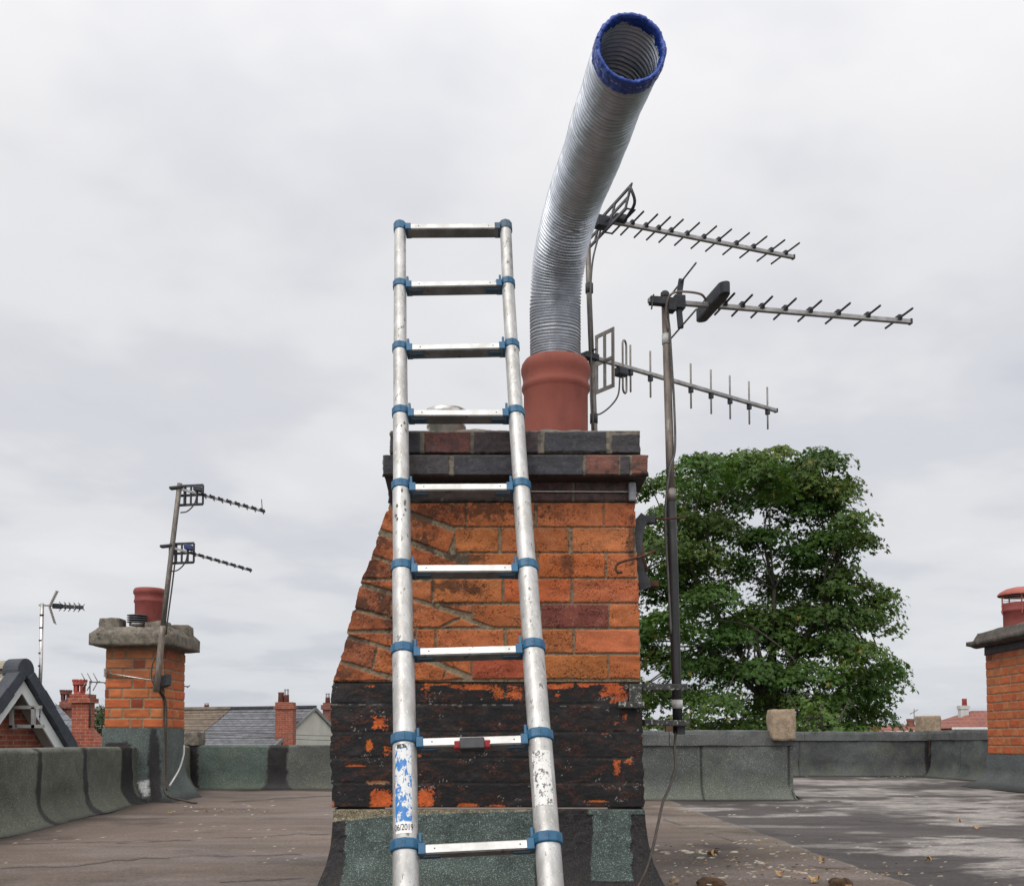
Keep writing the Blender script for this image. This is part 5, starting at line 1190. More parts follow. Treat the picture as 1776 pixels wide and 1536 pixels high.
for s_ in (-1, 1):
    n = Vector((0, 0, -1)) - G * s_ * TAN; n.normalize()
    a_, b_ = gp(0, -.02, -.20), gp(s_ * HS, -.02, -.20)
    bg_.prism([a_, b_, b_ + Vector((0, 0, -.22)), a_ + Vector((0, 0, -.22))], Rd * .03)
    sf.prism([a_ + Vector((0, 0, -.18)) + Rd * .035, b_ + Vector((0, 0, -.18)) + Rd * .035, b_ + Vector((0, 0, -.18)) + Rd * .27, a_ + Vector((0, 0, -.18)) + Rd * .27], Vector((0, 0, .02)))
bg_.build('bargeboard', m_barge, hA); sf.build('soffit', m_soffit, hA)
# gable wall in true brick courses
w0 = .27; m_ = MB(); a_, b_, c = gp(-HS, w0, -.32), gp(0, w0, -.32), gp(HS, w0, -.32)
dn = lambda v: Vector((v.x, v.y, -6.5))
m_.add([dn(a_), dn(c), c, b_, a_] + [q + Rd * 6 for q in (dn(a_), dn(c), c, b_, a_)], [(0, 1, 2, 3, 4), (9, 8, 7, 6, 5), (0, 4, 9, 5), (1, 6, 7, 2)])
gb = m_.build('gable_wall', brickmat('gable_brick_g', (.25, .062, .034), (.20, .048, .03), (.24, .15, .11), bw=.22, bh=.078, axis='Y', msz=.010), hA)
# aerial bracket frame and mast with grid aerial
mh = thing('aerial_mast', 'thin banded mast on a square grey wall frame beside the left house gable', 'mast', tuple(at(66, 1260, 15.4)))
YH = 15.3
MB().tube([at(66, 1262, YH), at(71, 1150, YH), at(73, 1046, YH)], .027, 12).build('pole', m_steel, mh)
for y_ in range(1065, 1260, 22): MB().tube([at(np.interp(y_, [1046, 1262], [73, 66]), y_, YH), at(np.interp(y_, [1046, 1262], [73, 66]), y_ + 2.5, YH)], .031, 12).build('band', m_black, mh)
bf = MB(); m_fr = pm('grey_frame', (.30, .29, .27), (.24, .23, .22), 10, .6)
for p, q in [((20, 1226), (20, 1262)), ((58, 1226), (58, 1262)), ((17, 1226), (72, 1226)), ((17, 1260), (30, 1260)), ((28, 1259), (76, 1259))]:
    bf.bar(at(p[0], p[1], YH - .25), at(q[0], q[1], YH - .25), .05, .05)
bf.build('wall_frame', m_fr, mh)
MB().tube([at(19, 1262, YH + .1), at(18.5, 1297, YH + .1)], .012, 6).build('cable', m_cabled, mh); 
MB().tube([at(0, 1277, 15.0), at(60, 1281, 16), at(125, 1284, 17.5)], .012, 6).build('cable', m_cabled, mh)
ax = thing('tv_aerial', 'bushy grid aerial on the thin banded mast above the left house', 'aerial', tuple(at(73, 1050, YH)), 'television aerials')
a_, b_ = at(67, 1049, YH), at(144, 1053, YH + .3); MB().bar(a_, b_, .022, .022).build('boom', m_boom, ax)
dd = (b_ - a_).normalized(); sd_ = perp(dd)
for s_ in (-1, 1):
    top = at(99 if s_ > 0 else 95, 1025 if s_ > 0 else 1080, YH); root = at(86, 1052, YH)
    rf = MB().bar(root, top, .035, .02).build('reflector_arm', m_rod, ax); gm = MB()
    for k in range(7):
        c = root.lerp(top, .12 + .88 * k / 6); gm.tube([c + Vector((-.155, .3, .05)), c + Vector((.155, -.3, -.05))], .008, 5)
    gm.build('reflector_grid', m_rod, rf)
for k, x_ in enumerate((108, 116, 124, 133, 141)):
    c = a_.lerp(b_, (x_ - 67) / 77); e = MB()
    for s_, q in ((-1, 1), (1, 1)): e.tube([c + Vector((-.05, .0, .07 * s_)), c + Vector((.05, 0, -.05 * s_))], .006, 5)
    e.tube([c + sd_ * .12, c - sd_ * .12], .006, 5); e.ob(c, dd * .03, sd_ * .03, Vector((0, 0, .025))); e.build('director', m_elem, ax)
MB().ob(a_.lerp(b_, .42), dd * .07, sd_ * .05, Vector((0, 0, .035))).build('junction_box', m_aplast, ax, bevel=.01)
# ================================================================ DISTANT CHIMNEYS (crown pots) behind the left gable
def far_stack(name, label, Y, body, head, base=None, mat_=None, pots=(), dep=.9, extra=None, cat='chimney stack'):
    """body,head: (x0,x1,ytop,ybot) px"""
    a_ = at(body[0], body[3], Y); t = thing(name, label, cat, (a_.x, Y, a_.z)); w_ = body[1] - body[0]
    m_ = MB(); q = at(body[1], body[2], Y); D = (q.x - a_.x) * dep
    m_.box((a_.x, Y, min(a_.z, -6) if not base else a_.z), (q.x, Y + D, q.z))
    o_ = D * .05
    for i, (x0, x1, yt, yb) in enumerate(head):
        p, r = at(x0, yb, Y - o_ * (i % 2)), at(x1, yt, Y - o_ * (i % 2)); e = a_.x - p.x
        m_.box((p.x, Y - max(e, .02), p.z), (r.x, Y + D + max(e, .02), r.z))
    if base:
        p = at(base[0], base[2], Y); r = at(base[1], base[2], Y)
        ringbox(m_, [(-6.5, p.x, r.x, Y - .004, Y + D + .3), (p.z, p.x, r.x, Y - .004, Y + D + .3), (a_.z, a_.x, q.x, Y - .004, Y + D)])
    m_.build('brickwork', mat_ or m_redbrick, t)
    zt = at(0, head[-1][2] if head else body[2], Y).z
    mf = MB(); ringbox(mf, [(zt - .004, a_.x, q.x, Y, Y + D), (zt + .08, a_.x + .1, q.x - .1, Y + .1, Y + D - .1)]); mf.build('flaunching', m_mortar, t)
    for kind, x0, x1, yt, pm_ in pots:
        c = at((x0 + x1) / 2, yt, Y + D / 2); r_ = (x1 - x0) / 2 / FPX * Y; hz = c.z - zt
        if kind == 'crown':
            ns = 12; mm = MB(); mm.lathe((c.x, c.y, zt), [(r_ * .82, 0), (r_ * .8, hz * .35)], 24); mm.lathe((c.x, c.y, zt), [(r_ * .95, hz * .68), (r_ * 1.0, hz * .72), (r_ * 1.0, hz * .86), (r_ * .9, hz * .86)], 24)
            for k in range(6):
                t_ = k * math.pi / 3 + .26; e = Vector((math.cos(t_), math.sin(t_), 0)) * r_ * .72; mm.bar(Vector((c.x, c.y, zt + hz * .33)) + e, Vector((c.x, c.y, zt + hz * .70)) + e, r_ * .36, r_ * .25, e)
            for k in range(ns):
                t_ = k * 2 * math.pi / ns; e = Vector((math.cos(t_), math.sin(t_), 0)) * r_ * .93; mm.ob(Vector((c.x, c.y, zt + hz * .93)) + e, (r_ * .13, 0, 0), (0, r_ * .13, 0), (0, 0, hz * .07))
            mm.build('chimney_pot', pm_, t)
        elif kind == 'cage':
            po = MB().lathe((c.x, c.y, zt), [(r_, 0), (r_ * .88, hz * .66), (r_ * .95, hz * .7)], 20).build('chimney_pot', pm_, t); mm = MB()
            for k in range(6):
                t_ = k * math.pi / 3 + .3; e = Vector((math.cos(t_), math.sin(t_), 0)) * r_ * .7; mm.bar(Vector((c.x, c.y, zt + hz * .68)) + e, Vector((c.x, c.y, zt + hz)) + e, .02, .02)
            mm.lathe((c.x, c.y, zt + hz), [(r_ * .85, 0), (r_ * .85, .03)], 16); mm.build('pot_guard', m_boom, po)
        else:
            MB().lathe((c.x, c.y, zt), [(r_, 0), (r_ * .85, hz * .85), (r_ * .95, hz * .9), (r_ * .92, hz), (r_ * .7, hz)], 20).build('chimney_pot', pm_, t)
    return t
far_stack('chimney_stack', 'tall red brick stack with crown topped pots and spreading base, far left', 26, (124, 154, 1216, 1262), [(122, 156, 1216, 1210), (119, 158, 1218, 1210), (122, 155, 1210, 1203)], (118, 179, 1300), m_redbrick, [('crown', 127, 150, 1178, m_redpot := pm('bright_red_pot', (.33, .06, .04), (.27, .05, .035), 6, .8))])
far_stack('chimney_stack', 'darker brick stack with a sooty crown pot behind the tall red one', 29, (101, 124, 1226, 1300), [(99, 126, 1228, 1222), (103, 124, 1222, 1216)], None, m_darkbrick, [('crown', 105, 124, 1196, pm('sooty_pot', (.14, .045, .035), (.09, .035, .03), 6, .85))])
# roof slope beside them
m_ = MB(); m_.add([at(95, 1235, 27), at(131, 1255, 26.5), at(112, 1290, 25.5), at(95, 1300, 25)], [(3, 2, 1, 0)]);
def slab(name, label, cat, quads, mat_, th=.15, loc=None, part='roof'):
    t = thing(name, label, cat, tuple(loc or quads[0][0])); return t
hB = thing('house', 'slice of slate roof between the gable and the tall red chimney stack', 'house', tuple(at(110, 1270, 24)))
MB().prism([at(96, 1218, 29), at(130, 1253, 27), at(122, 1300, 25.2), at(96, 1300, 25.2)], (0, .2, -.3)).build('roof', tilemat('slate', (.13, .14, .16), (.10, .11, .125), (1, 0), .18, .3), hB)
MB().box((at(100, 1284, 26).x, 26.2, -6.5), (at(122, 1284, 26).x, 32, at(0, 1302, 26).z)).build('wall', m_redbrick, hB)
# distant aerial left of far stack
def far_aerial(label, Y, a_, b_, pole, vee=True):
    t = thing('tv_aerial', label, 'aerial', tuple(at(a_[0], a_[1], Y)), 'television aerials'); p, q = at(*a_, Y), at(*b_, Y)
    MB().tube([p, q], .014, 6).build('boom', m_elem, t)
    n = 12
    for k in range(1, n + 1):
        c = p.lerp(q, k / n); MB().tube([c + Vector((0, -.1, -.03)), c + Vector((0, .1, .03))], .014, 5).build('director', m_elem, t)
    if vee:
        m_ = MB()
        for s_ in (-1, 1):
            for j in (-.1, .05, .2): m_.tube([p + Vector((j, 0, 0)), p + Vector((j - .12, 0, .22 * s_))], .012, 5)
        m_.build('reflector', m_rod, t)
    if pole: MB().tube([at(pole[0], pole[1], Y + .02), at(pole[2], pole[3], Y + .02)], .018, 6).build('pole', m_elem, t)
    return t
far_aerial('faint distant aerial pointing right behind the left chimney stack', 26, (156, 1182), (327, 1190), (156, 1180, 156, 1262))
# ================================================================ TERRACE ROOFS between left stack and main chimney
YR = 45.0; A0 = at(545, 1226, YR); Gr = Vector((-.5, -.866, 0)); Rr = Vector((-.93, .37, 0)).normalized()
PIT = .66
def rp_(s, o, dz=0): return A0 + Gr * s + Rr * o + Vector((0, 0, -abs(s) * PIT + dz))
hs = thing('house', 'grey slate roofed house with a pale rendered gable, beyond the left parapet', 'house', (A0.x, A0.y, -6.5))
hb = thing('house', 'brown tiled terrace roof right of the left chimney stack', 'house', (A0.x - 5, A0.y + 2, -6.5))
SPL = 4.35
def roofplane(parent, o0, o1, mat_, depth=4.0, rows=16, name='roof', seed=0):
    m_ = MB(); rr__ = random.Random(seed)
    for s_ in (1, -1):
        for k in range(rows):
            a_, b_ = k / rows * depth, (k + 1.1) / rows * depth
            m_.add([rp_(s_ * a_, o0, -.02), rp_(s_ * b_, o0, .02), rp_(s_ * b_, o1, .02), rp_(s_ * a_, o1, -.02), rp_(s_ * b_, o0, -.03), rp_(s_ * b_, o1, -.03)], [(3, 2, 1, 0) if s_ > 0 else (0, 1, 2, 3), (2, 5, 4, 1) if s_ > 0 else (1, 4, 5, 2)])
    return m_.build(name, mat_, parent)
roofplane(hs, -.05, SPL - .02, tilemat('grey_slate', (.115, .118, .128), (.15, .152, .165), (Rr.x, Rr.y), .105, .42))
roofplane(hb, SPL + .02, 14, tilemat('brown_tile', (.135, .10, .072), (.165, .125, .09), (Rr.x, Rr.y), .105, .36, spot=((.34, .29, .22), 5, .66)))
MB().bar(rp_(0, -.06, .03), rp_(0, SPL, .03), .22, .10).build('ridge_tiles', m_slatev, hs); MB().bar(rp_(0, SPL, .03), rp_(0, 14, .03), .22, .12).build('ridge_tiles', pm('pale_ridge', (.24, .21, .17), (.14, .12, .10), 2, .9), hb)
def gwall(parent, o0, o1, mat_, d=3.9):
    a_, b_, c = rp_(-d, 0, -.06), rp_(0, 0, -.06), rp_(d, 0, -.06)
    f = lambda v, o, z=None: Vector((v.x, v.y, v.z if z is None else z)) + Rr * o
    v = [f(q, o, z) for o in (o0, o1) for q, z in ((a_, -6.5), (c, -6.5), (c, None), (b_, None), (a_, None))]
    return MB().add(v, [(0, 1, 2, 3, 4), (9, 8, 7, 6, 5), (0, 4, 9, 5), (1, 6, 7, 2)]).build('wall', mat_, parent)
gwall(hs, 0, SPL - .03, m_render); gwall(hb, SPL + .03, 13.9, m_redbrick)
bx = MB()
for s_ in (1, -1): bx.bar(rp_(0, -.07, -.06), rp_(s_ * 4, -.07, -.06), .05, .13)
bx.build('verge', pm('grey_verge', (.22, .22, .21), (.17, .17, .165), 3, .8), hs)
far_stack('chimney_stack', 'red brick stack with two pots rising through the grey slate roof', 43.2, (477, 508, 1228, 1272), [(475, 510, 1229, 1224), (477, 507, 1224, 1217)], None, m_redbrick, [('plain', 482, 493, 1200, pm('brown_pot', (.15, .05, .04), (.11, .04, .03), 3, .8)), ('cage', 492, 502, 1196, bpy.data.materials['brown_pot'])])
far_stack('chimney_stack', 'brick stack half hidden by the left side of the black painted brickwork', 50, (559, 578, 1228, 1300), [(557, 580, 1230, 1222), (560, 577, 1222, 1218)], None, m_darkbrick, [('cage', 564, 573, 1203, bpy.data.materials['brown_pot'])])
far_stack('chimney_pot', 'tiny capped red pot on the ridge of the brown tiled roof', 48.0, (354, 363, 1226, 1240), [], None, m_redbrick, [('cage', 354, 363, 1220, bpy.data.materials['bright_red_pot'])], cat='chimney pot')
for lb, p_, q_ in (('thin sagging wire crossing in front of the pale rendered gable', (455, 1270), (600, 1276)), ('lower thin wire crossing the foot of the pale rendered gable', (455, 1277), (600, 1284))):
    a_, b_ = at(*p_, 40), at(*q_, 40); m__ = a_.lerp(b_, .5) - Vector((0, 0, .03))
    tag(MB().tube(spline([a_ - (b_ - a_) * 1.2, a_, m__, b_, b_ + (b_ - a_) * .8], 20), .012, 5).build('overhead_wire', m_cable, loc=tuple(a_)), lb, 'wire')
# ================================================================ FAR RIGHT ROOFS
m_rt = tilemat('red_roof_tile', (.24, .085, .06), (.20, .07, .052), (1, 0), .3, .4)
hr = thing('house', 'long low red roof far beyond the parapet, right of the tree', 'house', tuple(at(1620, 1270, 95)))
a_, b_ = at(1500, 1258, 95), at(1690, 1253.5, 95)
def simple_house(t, a_, b_, run, eave, ov=.4, hip=0.):
    """ridge a_->b_, slopes towards -Y and +Y"""
    m_ = MB(); e0, e1 = Vector((a_.x - hip, a_.y - run, a_.z - eave)), Vector((b_.x + hip, b_.y - run, b_.z - eave)); f0, f1 = Vector((a_.x - hip, a_.y + run, a_.z - eave)), Vector((b_.x + hip, b_.y + run, b_.z - eave))
    m_.add([a_, b_, e0, e1, f0, f1], [(2, 3, 1, 0), (0, 1, 5, 4)] + ([(2, 0, 4), (1, 3, 5)]))
    m_.build('roof', m_rt, t)
    MB().box((e0.x + .3, e0.y + .4, -6.5), (e1.x - .3, f0.y - .4, e0.z - .04)).build('wall', m_redbrick, t)
    MB().bar(e0 + Vector((0, -.06, -.02)), e1 + Vector((0, -.06, -.02)), .1, .16).build('gutter', m_barge, t)
simple_house(hr, a_, b_, 3.5, at(0, 1258, 95).z - at(0, 1269, 91.5).z)
h2 = thing('house', 'red hipped roof with a white gutter behind the right chimney stack', 'house', tuple(at(1720, 1260, 80)))
a_, b_ = at(1684, 1232, 82), at(1800, 1231, 82)
simple_house(h2, a_, b_, 3.8, a_.z - at(0, 1262, 78.2).z, hip=3.2)
far_stack('chimney_stack', 'white based stack with a tall tapering pot on the hipped roof', 81, (1667, 1680, 1229, 1250), [(1665, 1682, 1229, 1223)], None, pm('white_painted_stack', (.5, .5, .48), (.42, .42, .4), 2, .8), [('plain', 1668, 1677, 1211, bpy.data.materials['bright_red_pot'])])
far_stack('chimney_stack', 'small dark stack on the long low red roof, left of the block', 94, (1576, 1585, 1248, 1262), [(1575, 1586, 1250, 1246)], None, m_darkbrick, [])
fa = thing('aerial_mast', 'thin distant pole with a small aerial above the red roofs', 'mast', tuple(at(1585, 1258, 94)), None)
MB().tube([at(1585.5, 1262, 94), at(1585.5, 1229, 94)], .04, 6).build('pole', m_galv, fa); MB().tube([at(1578, 1238, 94), at(1592, 1230, 94)], .035, 6).build('boom', m_galv, fa)
far_stack('chimney_stack', 'very small stack on the skyline between the far block and hipped roof', 110, (1634, 1641, 1254, 1264), [(1633, 1642, 1256, 1252)], None, m_darkbrick, [])
# ================================================================ TREES
m, t, p = newmat('sycamore_leaf'); m_leaf = m
a_ = N(t, 'ShaderNodeAttribute', attribute_name='Col'); L(t, a_.outputs['Color'], p.inputs['Base Color']); p.inputs['Roughness'].default_value = .5; p.inputs['Specular IOR Level'].default_value = .18
tr = N(t, 'ShaderNodeBsdfTranslucent'); L(t, mix(t, 1., a_.outputs['Color'], (1.5, 1.7, .6), 'MULTIPLY'), tr.inputs[0])
ms = N(t, 'ShaderNodeMixShader', i_Fac=.25); L(t, p.outputs[0], ms.inputs[1]); L(t, tr.outputs[0], ms.inputs[2])
L(t, ms.outputs[0], [n for n in t.nodes if n.type == 'OUTPUT_MATERIAL'][0].inputs[0])
m_bark = pm('bark', (.06, .05, .038), (.035, .03, .024), 6, .95, 0, 20, .8, .02)
def leaves_mesh(name, C, Nn, size, colr, parent, lobes=5):
    """C centres, Nn normals; palmate five-lobed leaves"""
    n = len(C); ang = []; rad = []
    for k in range(lobes):
        a0 = math.pi * (-.78 + 1.56 * k / (lobes - 1)); L0 = [.62, .9, 1., .9, .62][k] if lobes == 5 else 1
        ang += [a0]; rad += [L0]
        if k < lobes - 1: ang += [a0 + math.pi * 1.56 / (lobes - 1) / 2]; rad += [.42]
    ang = [math.pi] + ang; rad = [.12] + rad; K = len(ang)
    A = np.array(ang); Rr_ = np.array(rad)
    r = rng.normal(size=(n, 3)); T = np.cross(Nn, r); T /= np.linalg.norm(T, axis=1)[:, None]; B = np.cross(Nn, T)
    droop = rng.uniform(.0, .35, (n, 1))
    V = C[:, None, :] + size[:, None, None] * (T[:, None, :] * (np.cos(A) * Rr_)[None, :, None] + B[:, None, :] * (np.sin(A) * Rr_)[None, :, None]) - Nn[:, None, :] * (size[:, None] * droop * (Rr_ ** 2)[None])[..., None]
    V = np.concatenate([C[:, None, :], V], 1).reshape(-1, 3)
    base = np.arange(n)[:, None] * (K + 1)
    tri = np.array([[0, 1 + k, 1 + (k + 1) % K] for k in range(K)])
    F = (base[:, :, None] + tri[None]).reshape(-1, 3)
    me = bpy.data.meshes.new(name); me.vertices.add(len(V)); me.vertices.foreach_set('co', V.astype(np.float32).ravel())
    me.loops.add(F.size); me.loops.foreach_set('vertex_index', F.astype(np.int32).ravel()); me.polygons.add(len(F)); me.polygons.foreach_set('loop_start', np.arange(0, F.size, 3, dtype=np.int32)); me.update(calc_edges=True)
    ca = me.color_attributes.new('Col', 'FLOAT_COLOR', 'POINT'); c4 = np.ones((len(V), 4), np.float32); c4[:, :3] = np.repeat(colr, K + 1, 0); ca.data.foreach_set('color', c4.ravel())
    return link(name, me, m_leaf, parent)
def tree(label, Y, pads, trunk_px, leaf, dens, seed=1, cdepth=3.0, base_col=(.040, .085, .022), name='tree', fork=None, msc=1., tr=.30):
    r_ = np.random.default_rng(seed); fork = Vector(fork); t = thing(name, label, 'tree', (trunk_px, Y, -6.5))
    C = []; Nn = []; cc = []; limbs = tm_ = MB(); padc = []
    for i, (x, y, rx, ry) in enumerate(pads):
        dy = r_.uniform(-1, 1) * cdepth * .9; 
        for rep in (0, 1):
            Yc = Y + (dy if rep == 0 else -dy * .8 + .5)
            if rep == 1 and r_.random() < .3: continue
            q = at(x + (rep * r_.uniform(-14, 14)), y + rep * r_.uniform(-10, 10), Yc); sx = rx / FPX * Yc; sz = ry / FPX * Yc; sy = (sx * .9 + .3)
            padc.append((q, sx, sy, sz))
    for (q, sx, sy, sz) in padc:
        # several twig sprays per pad, each a small domed layer of leaves
        ns = max(5, int(sx * sz * 46))
        shade_ = r_.uniform(.85, 1.18); hue = r_.uniform(-.25, .15)
        for k in range(ns):
            v = r_.normal(size=3); v /= np.linalg.norm(v); rad = r_.uniform(.35, 1.02) ** .6
            if v[2] < -.35 and r_.random() < .6: v[2] = -v[2]
            c = np.array([q.x + v[0] * sx * rad, q.y + v[1] * sy * rad, q.z + v[2] * sz * rad])
            w_ = r_.uniform(.28, .52); nl = int(dens * (w_ / .4) ** 2)
            a1 = r_.uniform(0, 2 * math.pi, nl); rr1 = np.sqrt(r_.uniform(0, 1, nl)) * w_
            out = np.array([v[0], v[1], .15]); 
            pos = np.stack([c[0] + np.cos(a1) * rr1, c[1] + np.sin(a1) * rr1, c[2] - rr1 ** 2 * 1.0 - .12 * r_.random(nl) * 2], -1)
            pos[:, 2] -= np.clip((pos[:, 0] - c[0]) * v[0] + (pos[:, 1] - c[1]) * v[1], -1, 1) * .35
            nn = np.stack([np.cos(a1) * rr1 * 1.6 + v[0] * .5, np.sin(a1) * rr1 * 1.6 + v[1] * .5, np.full(nl, .8)], -1) + r_.normal(size=(nl, 3)) * .42
            C.append(pos); Nn.append(nn / np.linalg.norm(nn, axis=1)[:, None])
            b = np.array(base_col) * shade_ * r_.uniform(.75, 1.3, (nl, 1)); b[:, 0] *= (1 + hue * .8); 
            yel = r_.random(nl) < .012; b[yel] = np.array((.16, .13, .03)); 
            if r_.random() < .07: b = b * np.array((1.3, 1.12, .9))
            cc.append(b)
            if k % 2 == 0: limbs.tube([Vector(c) + Vector((0, 0, -.05)), Vector(c).lerp(q, .5) + Vector((0, 0, -.10)), q - Vector((0, 0, sz * .4))], [.006, .012, .022], 5, cap=False)
    C = np.vstack(C); Nn = np.vstack(Nn); cc = np.vstack(cc)
    size = leaf * r_.uniform(.5, 1.3, len(C))
    leaves_mesh('crown', C, Nn, size, cc, t)
    # limbs: from the fork to every pad through intermediate points
    base = Vector((trunk_px, Y, -6.5))
    mains = [fork + Vector((dx_, dyy, 1.2 + .35 * k)) * msc for k, (dx_, dyy) in enumerate([(-1.5, .4), (-.6, -.9), (.3, .6), (1.3, -.4), (.1, -.2), (2.0, .5), (-2.2, -.5)])]
    tm_.tube([base, base.lerp(fork, .5) + Vector((.1, 0, 0)), fork, fork + Vector((0, 0, .8))], [tr, tr * .85, tr * .7, tr * .4], 14)
    for mm_ in mains: tm_.tube([fork - Vector((0, 0, .3)), fork.lerp(mm_, .5) + Vector((0, 0, -.15)), mm_], [tr * .38, tr * .28, tr * .18], 8)
    for (q, sx, sy, sz) in padc:
        mm_ = min(mains, key=lambda w: (w - q).length - .6 * (w.z < q.z)); e = q - Vector((0, 0, sz * .4)); md = mm_.lerp(e, .5) + Vector((r_.uniform(-.2, .2), r_.uniform(-.2, .2), r_.uniform(-.05, .25)))
        tm_.tube(spline([mm_, md, e], 8), [q_ * tr / .42 for q_ in (.05, .045, .04, .036, .032, .028, .024, .018)], 6)
    tm_.build('trunk', m_bark, t)
    return t
pads = [(1225, 808, 62, 26), (1180, 838, 50, 26), (1290, 800, 55, 26), (1350, 782, 34, 17), (1335, 815, 60, 26), (1425, 800, 42, 24), (1395, 835, 60, 28), (1452, 842, 34, 24), (1130, 838, 26, 20), (1245, 860, 75, 30), (1330, 868, 66, 26), (1415, 884, 62, 26),
        (1470, 905, 36, 22), (1165, 890, 55, 26), (1240, 915, 66, 26), (1490, 935, 24, 14), (1440, 935, 52, 24), (1375, 950, 40, 18), (1345, 1005, 40, 22), (1310, 925, 50, 20), (1150, 945, 45, 26), (1210, 968, 62, 28), (1280, 975, 34, 20), (1420, 975, 46, 20), (1465, 985, 26, 18),
        (1150, 1010, 48, 26), (1225, 1030, 58, 28), (1385, 1010, 60, 24), (1450, 1020, 42, 24), (1500, 1012, 22, 16), (1535, 1030, 20, 14), (1525, 1068, 30, 20), (1480, 1062, 40, 24), (1405, 1058, 64, 26), (1320, 1062, 56, 26),
        (1160, 1075, 52, 28), (1245, 1092, 64, 28), (1350, 1110, 62, 28), (1440, 1105, 54, 26), (1500, 1125, 38, 22), (1538, 1160, 26, 22), (1150, 1135, 46, 28), (1225, 1150, 62, 30), (1310, 1160, 64, 30), (1400, 1165, 62, 30), (1475, 1170, 46, 26),
        (1520, 1195, 32, 20), (1160, 1200, 54, 30), (1250, 1212, 66, 30), (1345, 1215, 66, 28), (1435, 1215, 56, 28), (1500, 1228, 38, 20), (1170, 1255, 64, 26), (1270, 1260, 66, 26), (1370, 1265, 66, 26), (1460, 1262, 60, 24), (1100, 1100, 50, 40), (1080, 1200, 60, 40), (1090, 1000, 40, 40), (1100, 930, 30, 30)]
fk = at(1335, 1200, 26)
tree('large spreading green sycamore behind the right mast and parapet', 26.0, pads, fk.x, .088, 58, 3, 2.6, tr=.24, fork=fk, base_col=(.056, .096, .021))
sh = [(1410, 1232, 30, 26), (1425, 1258, 40, 20), (1480, 1262, 40, 12), (1515, 1266, 26, 8), (1400, 1200, 18, 16)]
tree('lighter yellow green sapling in front of the big tree, right of the tan block', 20.0, sh, at(1430, 1300, 20).x, .08, 15, 8, .5, base_col=(.075, .125, .030), name='young_tree', fork=at(1425, 1290, 20), msc=.3, tr=.05)
tree('small dark bush in the gap left of the left chimney stack', 34.0, [(176, 1222, 5, 12), (177, 1245, 6, 14), (168, 1262, 14, 14), (176, 1282, 16, 14)], at(176, 1300, 34).x, .11, 15, 12, .5, base_col=(.028, .055, .02), name='garden_tree', fork=at(176, 1295, 34), msc=.12, tr=.06)
# ================================================================ DEBRIS ON THE ROOF
def deck_pt(px_, py_):
    u = (px_ - CX) / FPX; v = (CY - py_) / FPX; dz = sp + v * cp; t_ = -EYE / dz
    return Vector((u * t_, t_ * (cp - v * sp), 0))
m_lf = pm('dry_leaf', (.38, .24, .10), (.28, .16, .07), 60, .8, 0, 90, .5, .002); m_moss = pm('moss_clump', (.05, .03, .018), (.09, .05, .025), 90, .95, 0, 200, 1., .004)
dbl = [(1694, 1437, .05, 'curled buff leaf lying on the far grey roof felt'), (1663, 1425, .03, 'tiny pale leaf on the grey felt near the right edge'), (1610, 1493, .035, 'round buff leaf alone on the dark felt before the pale patch'), (1426, 1494, .032, 'small yellowish leaf on the roof beside the diagonal lap'),
       (1352, 1518, .045, 'torn tan leaf lying on the roof nearest the picture bottom'), (1412, 1528, .05, 'crumpled orange leaf at the bottom right of the chimney foot'), (1233, 1482, .04, 'pale scrap of leaf on the dirty felt right of the chimney')]
for i, (x, y, s_, lb) in enumerate(dbl):
    c = deck_pt(x, y) + Vector((0, 0, .006)); n = 14; s_ *= .45; V = [c + Vector((0, 0, .006))]
    a0 = rnd.uniform(0, 6)
    for k in range(n):
        a_ = 2 * math.pi * k / n; r_ = s_ * (.55 + .45 * abs(math.cos(a_ * 1.5 + a0))) ; V.append(c + Vector((math.cos(a_ + a0) * r_, math.sin(a_ + a0) * r_, .012 * math.sin(a_ * 2 + i) + .010 * rnd.random())))
    o = MB().add(V, [(0, 1 + k, 1 + (k + 1) % n) for k in range(n)]).build('fallen_leaf', m_lf, loc=tuple(c)); tag(o, lb, 'leaf', 'fallen leaves on the roof')
    sm_ = o.modifiers.new('s', 'SOLIDIFY'); sm_.thickness = .001
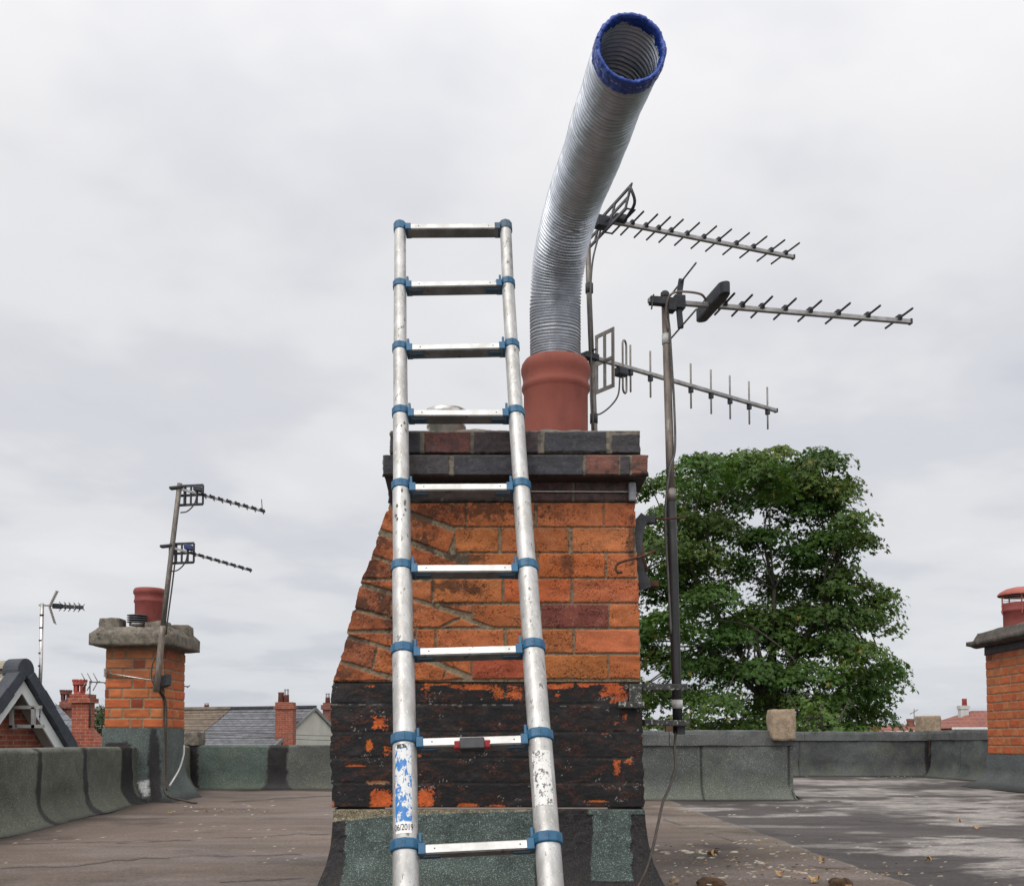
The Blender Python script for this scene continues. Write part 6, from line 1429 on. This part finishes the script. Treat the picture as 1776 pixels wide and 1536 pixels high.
def clump(px_, py_, w_, hgt, label, mat_=None):
    c = deck_pt(px_, py_); me, _ = rough_block('moss', (c.x - w_, c.y - w_ * .6, -.01), (c.x + w_, c.y + w_ * .6, hgt), None, '', '', int(px_))
    from mathutils import noise as mn
    for v in me.vertices:
        d = v.co - Vector((c.x, c.y, 0)); f = min(1, 1.15 - (abs(d.x) / w_) ** 2 * .6 - (abs(d.y) / w_ / .6) ** 2 * .4); v.co.z *= max(.05, f); v.co += mn.noise_vector(v.co * 60) * .008
    o = link('moss_clump', me, mat_ or m_moss, None, loc=tuple(c)); tag(o, label, 'moss clump', 'moss clumps on the roof')
clump(1233, 1533, .045, .022, 'wide brown moss clump by the chimney foot at the picture bottom')
clump(1458, 1533, .035, .020, 'dark moss lump at the bottom between leaf litter and diagonal lap')
clump(1168, 1531, .018, .016, 'small tan crumb of mortar beside the right corner of the felt skirt', m_conc2)
clump(1237, 1480, .02, .012, 'small black moss tuft right of the hanging cable')
V = MB(); rl_ = random.Random(5)
for k in range(420):
    if k % 2 and k < 330: continue
    if k < 260: x, y = rl_.gauss(1270, 90), rl_.gauss(1492, 20)
    elif k < 330: x, y = rl_.gauss(1460, 60), rl_.gauss(1515, 10)
    elif k < 380: x, y = rl_.uniform(1500, 1650), rl_.gauss(1347, 2.0)
    else: x, y = rl_.gauss(400, 60), rl_.gauss(1405, 4)
    if y < 1343 or (x < 1150 and x > 560) : continue
    c = deck_pt(x, y); s_ = rl_.uniform(.002, .0065) * (1 + .5 * (c.y > 6)); a_ = rl_.uniform(0, 3); d_ = Vector((math.cos(a_), math.sin(a_), 0)); V.mi = rl_.choice([0, 0, 1, 1, 2])
    V.ob(c + Vector((0, 0, .006)), d_ * s_ * rl_.uniform(.6, 2.2), d_.cross(Vector((0, 0, 1))) * s_ * .5, Vector((rl_.uniform(-.2, .2) * s_, 0, s_ * .25)))
tag(V.build('roof_litter', [m_lf, pm('pale_chips', (.55, .52, .45), (.42, .38, .30), 60, .9), m_moss]), 'scattered pale chips, twigs and leaf crumbs on the roof felt', 'litter', kind='stuff')
print('leaves etc done', len(bpy.data.objects))
